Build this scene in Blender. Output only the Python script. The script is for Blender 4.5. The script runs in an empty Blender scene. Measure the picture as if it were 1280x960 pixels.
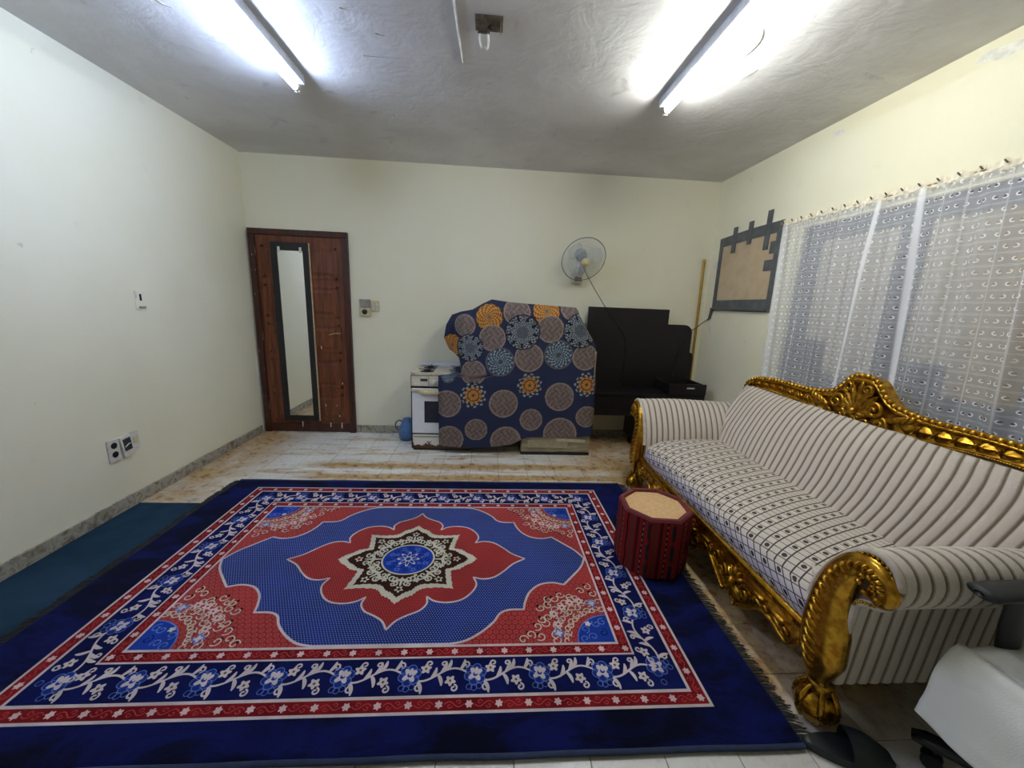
import bpy, bmesh, math, random
import numpy as np
from mathutils import Vector, Matrix, noise
random.seed(7); np.random.seed(7)
scene = bpy.context.scene
COL = scene.collection
PI = math.pi

# ------------------------------------------------------------------ camera
XL, XR, YB, YF, H = -2.435, 2.379, 4.186, -2.00, 2.80     # room: left, right, back, front walls, ceiling
cam = bpy.data.cameras.new('camera')
cam.sensor_width = 36.0
cam.lens = 477.5 / 1280 * 36
cam.clip_start = 0.02
cam_o = bpy.data.objects.new('camera', cam); COL.objects.link(cam_o)
_F = Vector((0.06456981, 0.97682944, -0.20404655)); _R = Vector((0.99755317, -0.05769074, 0.03949)); _U = _R.cross(_F)
cam_o.matrix_world = Matrix((( _R.x, _U.x, -_F.x, 0), (_R.y, _U.y, -_F.y, 0), (_R.z, _U.z, -_F.z, 1.472), (0, 0, 0, 1)))
scene.camera = cam_o
# ------------------------------------------------------------------ world, exposure
w = bpy.data.worlds.new('world'); scene.world = w; w.use_nodes = True
w.node_tree.nodes['Background'].inputs[0].default_value = (0.30, 0.36, 0.45, 1)
w.node_tree.nodes['Background'].inputs[1].default_value = 0.25
vs = scene.view_settings
vs.view_transform = 'Standard'; vs.look = 'None'; vs.gamma = 1.0; vs.use_curve_mapping = False
vs.exposure = 1.46
TUBE_POWER = 48.0      # emission of the two fluorescent tubes, the lamps of the room

# ------------------------------------------------------------------ node helpers
class NT:
    def __init__(s, name):
        s.m = bpy.data.materials.new(name); s.m.use_nodes = True
        s.t = s.m.node_tree; s.b = s.t.nodes['Principled BSDF']; s.out = s.t.nodes['Material Output']
    def n(s, typ, **kw):
        x = s.t.nodes.new('ShaderNode' + typ)
        for k, v in kw.items(): setattr(x, k, v)
        return x
    def put(s, sock, v):
        if isinstance(v, bpy.types.NodeSocket): s.t.links.new(v, sock)
        elif isinstance(v, (tuple, list)) and sock.type == 'RGBA': sock.default_value = tuple(v) + ((1,) if len(v) == 3 else ())
        else: sock.default_value = v
    def M(s, op, a, b=None, c=None):
        x = s.n('Math', operation=op); s.put(x.inputs[0], a)
        if b is not None: s.put(x.inputs[1], b)
        if c is not None: s.put(x.inputs[2], c)
        return x.outputs[0]
    def V(s, op, a, b=None):
        x = s.n('VectorMath', operation=op); s.put(x.inputs[0], a)
        if b is not None: s.put(x.inputs[1], b)
        return x.outputs[0]
    def mix(s, f, a, b, mode='MIX'):
        x = s.n('Mix', data_type='RGBA', blend_type=mode)
        s.put(x.inputs[0], f); s.put(x.inputs[6], a); s.put(x.inputs[7], b); return x.outputs[2]
    def noise(s, vec, scale=5, detail=3, rough=.55, dist=0):
        x = s.n('TexNoise'); s.put(x.inputs['Vector'], vec)
        x.inputs['Scale'].default_value = scale; x.inputs['Detail'].default_value = detail
        x.inputs['Roughness'].default_value = rough; x.inputs['Distortion'].default_value = dist
        return x.outputs['Fac']
    def vor(s, vec, scale=5, feature='F1', out='Distance', rnd=1.0):
        x = s.n('TexVoronoi', feature=feature); s.put(x.inputs['Vector'], vec); x.inputs['Scale'].default_value = scale
        x.inputs['Randomness'].default_value = rnd
        return x.outputs[out]
    def ramp(s, f, stops):
        x = s.n('ValToRGB'); s.put(x.inputs[0], f); cr = x.color_ramp
        while len(cr.elements) < len(stops): cr.elements.new(.5)
        for e, (p, c) in zip(cr.elements, stops):
            e.position = p; e.color = (c, c, c, 1) if isinstance(c, (int, float)) else tuple(c) + (1,)
        return x.outputs[0]
    def ss(s, v, lo, hi, a=0., b=1.):
        x = s.n('MapRange', interpolation_type='SMOOTHSTEP'); s.put(x.inputs[0], v)
        for i, q in enumerate((lo, hi, a, b)): x.inputs[i + 1].default_value = q
        return x.outputs[0]
    def sep(s, v):
        x = s.n('SeparateXYZ'); s.put(x.inputs[0], v); return x.outputs
    def comb(s, x_, y_, z_=0.):
        x = s.n('CombineXYZ'); s.put(x.inputs[0], x_); s.put(x.inputs[1], y_); s.put(x.inputs[2], z_); return x.outputs[0]
    def pos(s): return s.n('NewGeometry').outputs['Position']
    def obj(s): return s.n('TexCoord').outputs['Object']
    def uv(s): return s.n('TexCoord').outputs['UV']
    def attr(s, nm): return s.n('Attribute', attribute_name=nm).outputs['Color']
    def bump(s, h, strength=.3, dist=.01):
        x = s.n('Bump'); s.put(x.inputs['Height'], h); x.inputs['Strength'].default_value = strength
        x.inputs['Distance'].default_value = dist; s.t.links.new(x.outputs[0], s.b.inputs['Normal'])
    def fin(s, col=None, rough=None, metal=None, spec=None, **kw):
        for k, v in (('Base Color', col), ('Roughness', rough), ('Metallic', metal), ('Specular IOR Level', spec)):
            if v is not None: s.put(s.b.inputs[k], v)
        for k, v in kw.items(): s.put(s.b.inputs[k.replace('_', ' ')], v)
        return s.m
def hexc(r, g, b):
    f = lambda c: (c / 255 / 12.92) if c / 255 <= .04045 else ((c / 255 + .055) / 1.055) ** 2.4
    return (f(r), f(g), f(b))
def plain(name, rgb, rough=.5, metal=0., nscale=30, var=.12, bump=.0, spec=.5):
    t = NT(name); c = hexc(*rgb)
    n = t.noise(t.obj(), nscale, 3)
    col = t.mix(t.ss(n, .3, .75), tuple(x * (1 - var) for x in c), tuple(min(1, x * (1 + var)) for x in c))
    if bump: t.bump(n, bump, .004)
    return t.fin(col, rough, metal, spec)

# ------------------------------------------------------------------ mesh helpers
class MB:
    """collects geometry for ONE mesh object"""
    def __init__(s): s.v = []; s.f = []; s.mi = []; s.uv = None; s.cur = 0
    def add(s, vs, fs):
        o = len(s.v); s.v.extend(tuple(map(float, p)) for p in vs)
        for f in fs: s.f.append(tuple(i + o for i in f)); s.mi.append(s.cur)
        return o
    def box(s, x0, x1, y0, y1, z0, z1, bev=0., rot=None, piv=None):
        bm = bmesh.new(); bmesh.ops.create_cube(bm, size=1)
        for v in bm.verts: v.co = Vector(((x0 + x1) / 2 + v.co.x * (x1 - x0), (y0 + y1) / 2 + v.co.y * (y1 - y0), (z0 + z1) / 2 + v.co.z * (z1 - z0)))
        if bev: bmesh.ops.bevel(bm, geom=list(bm.edges), offset=bev, segments=2, affect='EDGES', profile=.6)
        if rot is not None:
            p = Vector(piv if piv else ((x0 + x1) / 2, (y0 + y1) / 2, (z0 + z1) / 2))
            for v in bm.verts: v.co = rot @ (v.co - p) + p
        bm.verts.index_update()
        s.add([v.co[:] for v in bm.verts], [[v.index for v in f.verts] for f in bm.faces]); bm.free(); return s
    def poly(s, pts, z, flip=False):
        s.add([(p[0], p[1], z) for p in pts], [list(range(len(pts)))[::(-1 if flip else 1)]]); return s
    def extrude(s, pts3, vec):
        n = len(pts3); a = [Vector(p) for p in pts3]; vec = Vector(vec); b = [p + vec for p in a]
        nrm = Vector((0, 0, 0))
        for i in range(n): nrm += a[i].cross(a[(i + 1) % n])
        fl = nrm.dot(vec) > 0
        fs = [list(range(n)), list(range(n, 2 * n))[::-1]] + [[i, n + i, n + (i + 1) % n, (i + 1) % n] for i in range(n)]
        if fl: fs = [f[::-1] for f in fs]
        s.add(a + b, fs); return s
    def sweep(s, path, rad, n=8, up=(0, 0, 1), caps=True, closed=False, phase=0.):
        P = [Vector(p) for p in path]; m = len(P); vs = []
        up = Vector(up)
        for i, p in enumerate(P):
            t = (P[(i + 1) % m] - P[i - 1]) if closed else (P[min(i + 1, m - 1)] - P[max(i - 1, 0)])
            t.normalize(); a = t.cross(up)
            if a.length < 1e-4: a = t.cross(Vector((.31, .92, .2)))
            a.normalize(); b = a.cross(t).normalized()
            r = rad[i] if isinstance(rad, (list, tuple)) else rad
            ra, rb = r if isinstance(r, (list, tuple)) else (r, r)
            for k in range(n):
                th = 2 * PI * k / n + phase; vs.append(p + a * (ra * math.cos(th)) + b * (rb * math.sin(th)))
        fs = []
        for i in range(m if closed else m - 1):
            j = (i + 1) % m
            for k in range(n): fs.append([i * n + k, j * n + k, j * n + (k + 1) % n, i * n + (k + 1) % n][::-1])
        if caps and not closed: fs.append(list(range(n))); fs.append(list(range((m - 1) * n, m * n))[::-1])
        s.add(vs, fs); return s
    def lathe(s, prof, c=(0, 0, 0), n=20, axis=Vector((0, 0, 1))):
        ax = Vector(axis).normalized(); e1 = ax.orthogonal().normalized(); e2 = ax.cross(e1); c = Vector(c); vs = []
        for r, z in prof:
            for k in range(n):
                th = 2 * PI * k / n; vs.append(c + ax * z + (e1 * math.cos(th) + e2 * math.sin(th)) * r)
        m = len(prof); fs = [[i * n + k, i * n + (k + 1) % n, (i + 1) * n + (k + 1) % n, (i + 1) * n + k] for i in range(m - 1) for k in range(n)]
        if prof[0][0] > 1e-6: fs.append(list(range(n))[::-1])
        if prof[-1][0] > 1e-6: fs.append(list(range((m - 1) * n, m * n)))
        s.add(vs, fs); return s
    def ell(s, c, a, b, d, nu=10, nv=6):
        c, a, b, d = map(Vector, (c, a, b, d)); vs = [c - d]; fs = []
        for j in range(1, nv):
            ph = -PI / 2 + PI * j / nv
            for k in range(nu):
                th = 2 * PI * k / nu; vs.append(c + (a * math.cos(th) + b * math.sin(th)) * math.cos(ph) + d * math.sin(ph))
        vs.append(c + d); L = len(vs) - 1
        inv = a.cross(b).dot(d) < 0
        for k in range(nu):
            fs.append([0, 1 + (k + 1) % nu, 1 + k]); fs.append([L, L - nu + k, L - nu + (k + 1) % nu])
            for j in range(nv - 2): q = 1 + j * nu; fs.append([q + k, q + (k + 1) % nu, q + nu + (k + 1) % nu, q + nu + k])
        if inv: fs = [f[::-1] for f in fs]
        s.add(vs, fs); return s
    def ball(s, c, r, nu=8, nv=6): return s.ell(c, (r, 0, 0), (0, r, 0), (0, 0, r), nu, nv)
    def grid(s, pts, nu, nv, flip=False, wrapu=False):
        """pts: nv rows of nu points"""
        fs = []
        for j in range(nv - 1):
            for i in range(nu if wrapu else nu - 1):
                k = (i + 1) % nu; f = [j * nu + i, j * nu + k, (j + 1) * nu + k, (j + 1) * nu + i]; fs.append(f[::-1] if flip else f)
        s.add(pts, fs); return s
    def build(s, name, mats, parent=None, smooth=False, uv=None, origin=None, sharp=None):
        me = bpy.data.meshes.new(name)
        o = Vector(origin) if origin is not None else (Vector(parent['_o']) if parent is not None and '_o' in parent else Vector((0, 0, 0)))
        me.from_pydata([(p[0] - o.x, p[1] - o.y, p[2] - o.z) for p in s.v], [], s.f)
        ms = mats if isinstance(mats, (list, tuple)) else [mats]
        for m in ms: me.materials.append(m)
        if len(ms) > 1: me.polygons.foreach_set('material_index', s.mi)
        if smooth: me.polygons.foreach_set('use_smooth', [True] * len(me.polygons))
        if uv is not None:
            l = me.uv_layers.new(name='UVMap'); idx = np.empty(len(me.loops), int); me.loops.foreach_get('vertex_index', idx)
            l.data.foreach_set('uv', np.asarray(uv, float)[idx].ravel())
        me.update()
        if smooth and sharp:
            try: me.set_sharp_from_angle(angle=math.radians(sharp))
            except Exception: pass
        ob = bpy.data.objects.new(name, me); COL.objects.link(ob)
        if parent is not None:
            ob.parent = parent; ob['_o'] = tuple(o)
        else: ob.location = o; ob['_o'] = tuple(o)
        return ob
def thing(name, label, cat, loc, group=None):
    o = bpy.data.objects.new(name, None); COL.objects.link(o); o.location = loc; o['_o'] = tuple(loc); o.empty_display_size = .1
    o['label'] = label; o['category'] = cat
    if group: o['group'] = group
    return o
def tag(o, label, cat, group=None):
    o['label'] = label; o['category'] = cat
    if group: o['group'] = group
    return o
def struct(o, label=None, cat=None):
    o['kind'] = 'structure'
    if label: o['label'] = label
    if cat: o['category'] = cat
    return o
def catmull(pts, per=6, closed=False):
    P = [np.array(p, float) for p in pts]; n = len(P); out = []
    for i in range(n if closed else n - 1):
        p0 = P[i - 1] if (closed or i > 0) else 2 * P[0] - P[1]; p1 = P[i]; p2 = P[(i + 1) % n]
        p3 = P[(i + 2) % n] if (closed or i + 2 < n) else 2 * P[-1] - P[-2]
        for k in range(per):
            t = k / per; out.append(.5 * (2 * p1 + (p2 - p0) * t + (2 * p0 - 5 * p1 + 4 * p2 - p3) * t * t + (3 * p1 - p0 - 3 * p2 + p3) * t ** 3))
    if not closed: out.append(P[-1])
    return out
def lerp_tab(x, tab):
    return float(np.interp(x, [a for a, b in tab], [b for a, b in tab]))

# ------------------------------------------------------------------ materials of the room
def m_wall():
    t = NT('cream_wall_paint'); p = t.pos()
    big = t.noise(p, .8, 4); fine = t.noise(p, 55, 2); mid = t.noise(p, 6, 5, .65)
    col = t.mix(t.ss(big, .3, .7), hexc(230, 225, 197), hexc(236, 232, 208))
    col = t.mix(t.ss(mid, .62, .8, 0, .25), col, hexc(204, 196, 166))
    spots = t.noise(p, 11, 2, .5)
    col = t.mix(t.ss(spots, .76, .80, 0, .4), col, hexc(178, 168, 140))
    t.bump(t.M('ADD', t.M('MULTIPLY', fine, .25), mid), .18, .008)
    return t.fin(col, .55, spec=.3)
def m_ceiling():
    t = NT('grey_ceiling_paint'); p = t.pos()
    big = t.noise(p, 1.1, 5, .6, .4); mid = t.noise(p, 5, 5, .6, .6); sm = t.noise(p, 22, 3)
    col = t.mix(t.ss(big, .32, .68), hexc(206, 204, 203), hexc(226, 225, 225))
    col = t.mix(t.ss(mid, .60, .78, 0, .6), col, hexc(150, 146, 140))
    col = t.mix(t.ss(sm, .70, .76, 0, .35), col, hexc(238, 238, 236))
    t.bump(t.M('ADD', t.M('MULTIPLY', mid, 1.2), t.M('MULTIPLY', sm, .25)), .25, .02)
    return t.fin(col, .5, spec=.3)
def m_tile():
    t = NT('worn_marble_tile'); p = t.pos(); s = t.sep(p)
    n1 = t.noise(p, 3.2, 6, .65, .8); n2 = t.noise(p, 16, 5, .7, .3); n3 = t.noise(t.V('MULTIPLY', p, (.8, 5., 1.)), 2.4, 5, .6, .6)
    rnd = t.n('ObjectInfo').outputs['Random']
    base = t.mix(rnd, hexc(218, 216, 207), hexc(232, 231, 225))
    base = t.mix(t.ss(n2, .52, .75, 0, .5), base, hexc(172, 164, 144))
    # rust-brown stains left along the rows of tiles behind the rug, and by the sofa
    yy = t.M('ADD', s[1], t.M('MULTIPLY', t.M('SUBTRACT', n1, .5), .16))
    def band(c, wd): return t.ss(t.M('ABSOLUTE', t.M('SUBTRACT', yy, c)), wd, wd * .25)
    b = t.M('MAXIMUM', t.M('MAXIMUM', band(3.285, .10), band(3.06, .095)), t.M('MULTIPLY', band(2.95, .05), .8))
    b = t.M('MULTIPLY', b, t.ss(n1, .22, .42)); b = t.M('MULTIPLY', b, t.ss(s[0], -1.75, -1.35))
    stain = t.M('MAXIMUM', b, t.M('MULTIPLY', t.ss(n3, .48, .66), .8))
    side = t.M('MAXIMUM', t.ss(s[0], -1.7, -2.3), t.ss(s[0], .25, 1.3))
    stain = t.M('MAXIMUM', stain, t.M('MULTIPLY', side, t.ss(n1, .28, .58, .35, 1.)))
    stain = t.M('MULTIPLY', stain, t.ss(s[1], .9, 1.25, .12, 1.))
    brown = t.mix(t.ss(n2, .35, .65), hexc(156, 108, 44), hexc(196, 166, 108))
    col = t.mix(t.M('MULTIPLY', stain, .95), base, brown)
    col = t.mix(t.ss(n2, .68, .8, 0, .6), col, hexc(96, 80, 58))
    t.bump(n2, .12, .003)
    return t.fin(col, t.ss(n2, .3, .7, .22, .5), spec=.5)
def m_skirt():
    t = NT('stained_stone_skirting'); p = t.pos()
    n1 = t.noise(p, 14, 6, .7, .6); n2 = t.noise(p, 40, 3)
    col = t.ramp(n1, [(.28, hexc(78, 70, 58)), (.42, hexc(136, 126, 104)), (.52, hexc(176, 170, 156)), (.62, hexc(130, 122, 104)), (.75, hexc(110, 84, 52))])
    t.bump(n2, .25, .004); return t.fin(col, .5)
MAT_WALL = m_wall(); MAT_CEIL = m_ceiling(); MAT_TILE = m_tile(); MAT_SKIRT = m_skirt()
MAT_GROUT = plain('dirty_grout', (112, 100, 78), .9, bump=.2)
MAT_PLASTER = plain('white_plaster_chip', (226, 224, 214), .8, bump=.3)
MAT_BLACK = plain('black_plastic', (20, 20, 22), .4)
MAT_DARKHOLE = plain('dark_hole', (10, 9, 8), .9)
MAT_WHITEPL = plain('white_plastic', (214, 210, 198), .4)
MAT_BEIGEPL = plain('beige_plastic', (208, 194, 152), .45)
MAT_STEEL = plain('steel', (170, 168, 162), .3, .9)

# ------------------------------------------------------------------ room shell
T = .14
MB().box(XL - T, XL, YF - T, YB + T, -.1, H + .1).build('wall_left', MAT_WALL); struct(bpy.data.objects['wall_left'])
b = MB(); b.box(XL, XR, YB, YB + T, -.1, H + .1); struct(b.build('wall_back', MAT_WALL))
b = MB(); b.box(XL, XR, YF - T, YF, -.1, H + .1); struct(b.build('wall_front', MAT_WALL))
WY0, WY1, WZ0, WZ1 = 1.44, 2.97, .95, 2.13         # window opening
AY0, AY1, AZ0, AZ1 = 3.20, 4.00, 1.53, 2.21        # taped-up air conditioner opening
b = MB()
ys = [YF - T, WY0, WY1, AY0, AY1, YB + T]
for i in range(5):
    y0, y1 = ys[i], ys[i + 1]
    if i == 1: b.box(XR, XR + T, y0, y1, -.1, WZ0); b.box(XR, XR + T, y0, y1, WZ1, H + .1)
    elif i == 3: b.box(XR, XR + T, y0, y1, -.1, AZ0); b.box(XR, XR + T, y0, y1, AZ1, H + .1)
    else: b.box(XR, XR + T, y0, y1, -.1, H + .1)
struct(b.build('wall_right', MAT_WALL))
# ceiling: gently uneven plaster
nx, ny = 70, 80; pts = []
for j in range(ny):
    for i in range(nx):
        x = XL - T + (XR - XL + 2 * T) * i / (nx - 1); y = YF - T + (YB - YF + 2 * T) * j / (ny - 1)
        e = min(1, max(0, min(x - XL, XR - x, YB - y) / .3))
        pts.append((x, y, H + .004 * e * noise.noise(Vector((x * 1.3, y * 1.3, 3.1))) + .002 * e * noise.noise(Vector((x * 5, y * 5, 1)))))
b = MB(); b.grid(pts, nx, ny, flip=True); b.box(XL - T, XR + T, YF - T, YB + T, H + .02, H + .12)
ceiling = struct(b.build('ceiling', MAT_CEIL, smooth=True, sharp=40))
# patched panel of the ceiling: raised plaster seam
b = MB(); b.sweep([(-.20, 1.70, H), (-.197, 2.05, H), (-.187, 2.50, H)], .0045, 6); b.build('plaster_seam', MAT_PLASTER, ceiling, True)
b = MB(); b.sweep([(-.187, 2.505, H + .001), (-.45, 2.51, H + .001), (-.74, 2.515, H + .001)], .002, 6); b.build('plaster_seam', MAT_CEIL, ceiling, True)
b = MB(); b.sweep(catmull([(1.10 + .16, 2.05, H), (1.30, 2.12, H), (1.31, 2.22, H), (1.29, 2.32, H)], 5), .003, 5); b.build('plaster_crack', MAT_PLASTER, ceiling, True)
for (x, y, dx, dy) in [(-.74, 2.16, .05, 0), (-.62, 2.32, .06, .005), (-.8, 1.98, .02, .04), (.42, 3.3, .03, -.01), (-.74, 3.2, .03, 0), (1.38, 2.5, -.05, .12), (1.45, 2.35, -.04, .1), (-1.6, 2.2, .04, .06)]:
    b = MB(); b.sweep([(x, y, H + .001), (x + dx / 2, y + dy / 2 + .004, H - .001), (x + dx, y + dy, H + .001)], [.002, .004, .001], 5); b.build('paint_blister', MAT_SKIRT, ceiling, True)

# floor slab with recessed grout and single tiles wherever they show
b = MB(); b.box(XL - T, XR + T, YF - T, YB + T, -.10, -.003)
floor = struct(b.build('floor', MAT_GROUT))
TP = .2555; tx0 = .12; ty0 = 3.295
tile_me = None
def tile(x0, x1, y0, y1):
    global tile_me
    if tile_me is None:
        tile_me = bpy.data.meshes.new('tile')
        # chamfered slab: the top face set in a little
        vs = [(-.5, -.5, -.006), (.5, -.5, -.006), (.5, .5, -.006), (-.5, .5, -.006)]
        vs += [(-.5, -.5, -.0012), (.5, -.5, -.0012), (.5, .5, -.0012), (-.5, .5, -.0012)]
        q = .492; vs += [(-q, -q, 0), (q, -q, 0), (q, q, 0), (-q, q, 0)]
        fs = [(8, 9, 10, 11)] + [(a + i, a + (i + 1) % 4, a + 4 + (i + 1) % 4, a + 4 + i) for a in (0, 4) for i in range(4)]
        tile_me.from_pydata(vs, [], fs); tile_me.materials.append(MAT_TILE); tile_me.update()
    o = bpy.data.objects.new('tile', tile_me); COL.objects.link(o); o.parent = floor
    o.location = ((x0 + x1) / 2, (y0 + y1) / 2, random.uniform(-.0006, .0002)); o.scale = (x1 - x0 - .003, y1 - y0 - .003, 1)
    return o
i0 = math.floor((XL - tx0) / TP); j0 = math.floor((YF - ty0) / TP)
for i in range(i0, i0 + 21):
    for j in range(j0, j0 + 32):
        x0, x1 = max(XL, tx0 + i * TP), min(XR, tx0 + (i + 1) * TP); y0, y1 = max(YF, ty0 + j * TP), min(YB, ty0 + (j + 1) * TP)
        if x1 - x0 < .02 or y1 - y0 < .02: continue
        if y1 < .55: continue                                   # behind the photograph's view
        if y0 > 1.05 and y1 < 2.85 and -1.90 < x0 and x1 < 1.12: continue   # under the rug
        if y1 < 2.55 and y0 > 1.05 and x1 < -1.85: continue                # under the floor mat
        if x0 > 1.85 and y1 < 3.0: continue                        # under the sofa
        tile(x0, x1, y0, y1)
b = MB(); b.box(XL, XR, YF, .55, -.006, -.0005); b.build('plain_tiling', MAT_TILE, floor)

# stone skirting, piece by piece
def skirting(name, axis, fixed, sgn, a0, a1, h=.085, L=.255):
    root = MB()
    if axis == 'y': root.box(min(fixed, fixed + sgn * .006), max(fixed, fixed + sgn * .006), a0, a1, 0, h - .006)
    else: root.box(a0, a1, min(fixed, fixed + sgn * .006), max(fixed, fixed + sgn * .006), 0, h - .006)
    r = struct(root.build(name, MAT_GROUT)); k = a0
    while k < a1 - .02:
        e = min(k + L, a1); bb = MB(); d = sgn * (.014 + random.uniform(-.001, .001)); hh = h + random.uniform(-.004, .003)
        if axis == 'y': bb.box(min(fixed, fixed + d), max(fixed, fixed + d), k + .0015, e - .0015, 0, hh, .002)
        else: bb.box(k + .0015, e - .0015, min(fixed, fixed + d), max(fixed, fixed + d), 0, hh, .002)
        bb.build('skirting_tile', MAT_SKIRT, r); k = e
    return r
skirting('baseboard_left', 'y', XL, 1, YF + .5, YB - .06)
skirting('baseboard_back', 'x', YB, -1, -1.44, XR - .02)
skirting('baseboard_right', 'y', XR, -1, .4, YB - .02)

wr = bpy.data.objects['wall_right']
for pts_ in ([(2.02, 2.765), (1.86, 2.735), (1.84, 2.70), (1.93, 2.69), (2.05, 2.73)], [(2.86, 2.745), (2.78, 2.735), (2.76, 2.70), (2.85, 2.71)], [(4.12, 2.01), (4.02, 1.96), (3.98, 1.90), (4.06, 1.90), (4.14, 1.95)], [(4.08, 1.36), (4.01, 1.35), (3.99, 1.24), (4.02, 1.20), (4.04, 1.29)]):
    b = MB(); b.extrude([(XR + .001, y, z) for y, z in pts_], (-.0013, 0, 0)); b.build('plaster_patch', MAT_PLASTER, wr)
# ------------------------------------------------------------------ fluorescent lights
def tube_light(x, y0, y1, col, power, label):
    z = H; r = thing('tube_light', label, 'light', (x, (y0 + y1) / 2, z), 'fluorescent tubes on the ceiling')
    body = plain('batten_enamel', (196, 200, 208), .35)
    b = MB(); b.box(x - .045, x + .045, y0 - .012, y1 + .012, z - .050, z + .004, .008); b.build('batten', body, r)
    t = NT('lit_tube_glass'); t.fin((.9, .9, .9), .3, Emission_Color=tuple(col) + (1,), Emission_Strength=power)
    b = MB(); b.sweep([(x, y0 + .02, z - .076), (x, y1 - .02, z - .076)], .0175, 14); b.build('tube', t.m, r, True, sharp=50)
    for yy, s in ((y0, 1), (y1, -1)):
        b = MB(); b.sweep([(x, yy + s * .005, z - .076), (x, yy + s * .026, z - .076)], .0185, 12); b.build('end_cap', MAT_STEEL, r, True, sharp=50)
        b = MB(); b.box(x - .013, x + .013, yy - .010, yy + .012, z - .100, z - .045, .003); b.build('lamp_holder', MAT_WHITEPL, r)
    b = MB(); b.lathe([(.0, 0), (.011, 0), (.011, .022), (.008, .026), (0, .026)], (x + .004, y1 - .16, z - .07), 10); b.build('starter', MAT_WHITEPL, r, True)
    return r
tube_light(-1.222, 1.54, 2.76, (.56, .69, 1.0), TUBE_POWER * .98, 'bluish fluorescent tube on a batten, on the ceiling nearer the door')
tube_light(1.100, 1.50, 2.71, (.98, 1.0, .94), TUBE_POWER * .88, 'white fluorescent tube on a batten, on the ceiling nearer the curtained window')
# old ceiling-fan mount
r = thing('ceiling_mount', 'rusty old ceiling mount with dark hole and hanging white clips', 'mount', (-.04, 2.18, H))
rust = plain('rusty_metal', (112, 98, 84), .8, .3, 40, .35, .4)
b = MB(); b.box(-.105, .03, 2.12, 2.225, H - .006, H + .01, .002); b.build('base_plate', rust, r)
b = MB(); b.lathe([(.0, 0), (.014, 0), (.014, .004), (0, .004)], (-.03, 2.19, H - .009), 12); b.build('dark_hole', MAT_DARKHOLE, r)
b = MB(); b.box(-.03, .02, 2.178, 2.186, H - .014, H - .004); b.build('bracket', rust, r)
b = MB(); b.box(.016, .022, 2.14, 2.20, H - .03, H); b.build('bracket', MAT_STEEL, r)
b = MB(); b.sweep(catmull([(-.082, 2.235, H - .002), (-.084, 2.25, H - .03), (-.074, 2.262, H - .055), (-.064, 2.26, H - .05)], 5), .005, 6); b.build('clip', MAT_PLASTER, r, True)
b = MB(); b.sweep(catmull([(-.045, 2.235, H - .002), (-.04, 2.25, H - .03), (-.046, 2.262, H - .06), (-.058, 2.26, H - .055)], 5), .005, 6); b.build('clip', MAT_PLASTER, r, True)
b = MB(); b.box(-.095, -.035, 2.225, 2.238, H - .010, H, .002); b.build('clip_plate', rust, r)

# ------------------------------------------------------------------ door
def m_wood(name, a, b_, chips=False):
    t = NT(name); p = t.pos()
    g = t.noise(t.V('MULTIPLY', p, (14, 14, 1.2)), 2.2, 5, .6, .8); n = t.noise(p, 9, 4, .6)
    col = t.mix(t.ss(g, .3, .72), hexc(*a), hexc(*b_))
    if chips:
        c = t.noise(t.V('MULTIPLY', p, (1, 1, .35)), 26, 4, .7); col = t.mix(t.ss(c, .64, .68), col, hexc(214, 208, 196))
    t.bump(g, .12, .003); return t.fin(col, t.ss(n, .3, .7, .32, .55))
W1 = m_wood('brown_varnished_wood', (78, 36, 17), (124, 66, 33)); W2 = m_wood('dark_brown_door_frame', (46, 20, 12), (78, 34, 20)); W3 = m_wood('chipped_door_frame', (46, 20, 12), (74, 34, 20), True)
d = MB(); d.box(-2.355, -1.505, YB - .020, YB + .002, .004, 2.06); door = struct(d.build('door_1', W1), 'brown wooden panelled door in a dark frame, beside the left wall')
Y0 = YB - .020
fr = [('door_frame', -2.412, -2.352, 0, 2.054, W3), ('door_frame', -1.508, -1.446, 0, 2.054, W2), ('door_frame', -2.412, -1.446, 2.055, 2.112, W2)]
for nm, x0, x1, z0, z1, m in fr:
    b = MB(); b.box(x0, x1, YB - .042, YB + .002, z0, z1, .006); b.build(nm, m, door)
b = MB(); b.box(-2.355, -1.505, Y0 - .006, Y0 + .001, .004, .10, .003); b.build('kick_rail', W2, door)
for cx0, cx1 in ((-2.30, -1.975), (-1.885, -1.56)):
    for z0, z1 in ((1.64, 1.96), (1.25, 1.58), (.88, 1.19), (.50, .82), (.13, .44)):
        b = MB()                                             # recess lip + raised field
        x0, x1 = cx0, cx1; yo = Y0 + .001; g = .028
        b.box(x0, x0 + g, yo - .008, yo, z0, z1, .003); b.box(x1 - g, x1, yo - .008, yo, z0, z1, .003)
        b.box(x0, x1, yo - .008, yo, z0, z0 + g, .003); b.box(x0, x1, yo - .008, yo, z1 - g, z1, .003)
        A = [(x0 + g + .012, z0 + g + .012), (x1 - g - .012, z0 + g + .012), (x1 - g - .012, z1 - g - .012), (x0 + g + .012, z1 - g - .012)]
        Bq = [(x0 + g + .045, z0 + g + .045), (x1 - g - .045, z0 + g + .045), (x1 - g - .045, z1 - g - .045), (x0 + g + .045, z1 - g - .045)]
        b.add([(p, yo, q) for p, q in A] + [(p, yo - .010, q) for p, q in Bq], [(4, 5, 6, 7)] + [(i, (i + 1) % 4, 4 + (i + 1) % 4, 4 + i) for i in range(4)])
        b.build('door_panel', W1, door)
BRASS = plain('worn_brass', (186, 160, 110), .35, .8)
b = MB(); b.box(-1.565, -1.545, Y0 - .005, Y0 + .001, 1.02, 1.16, .003); hp = b.build('handle_plate', W2, door)
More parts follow.
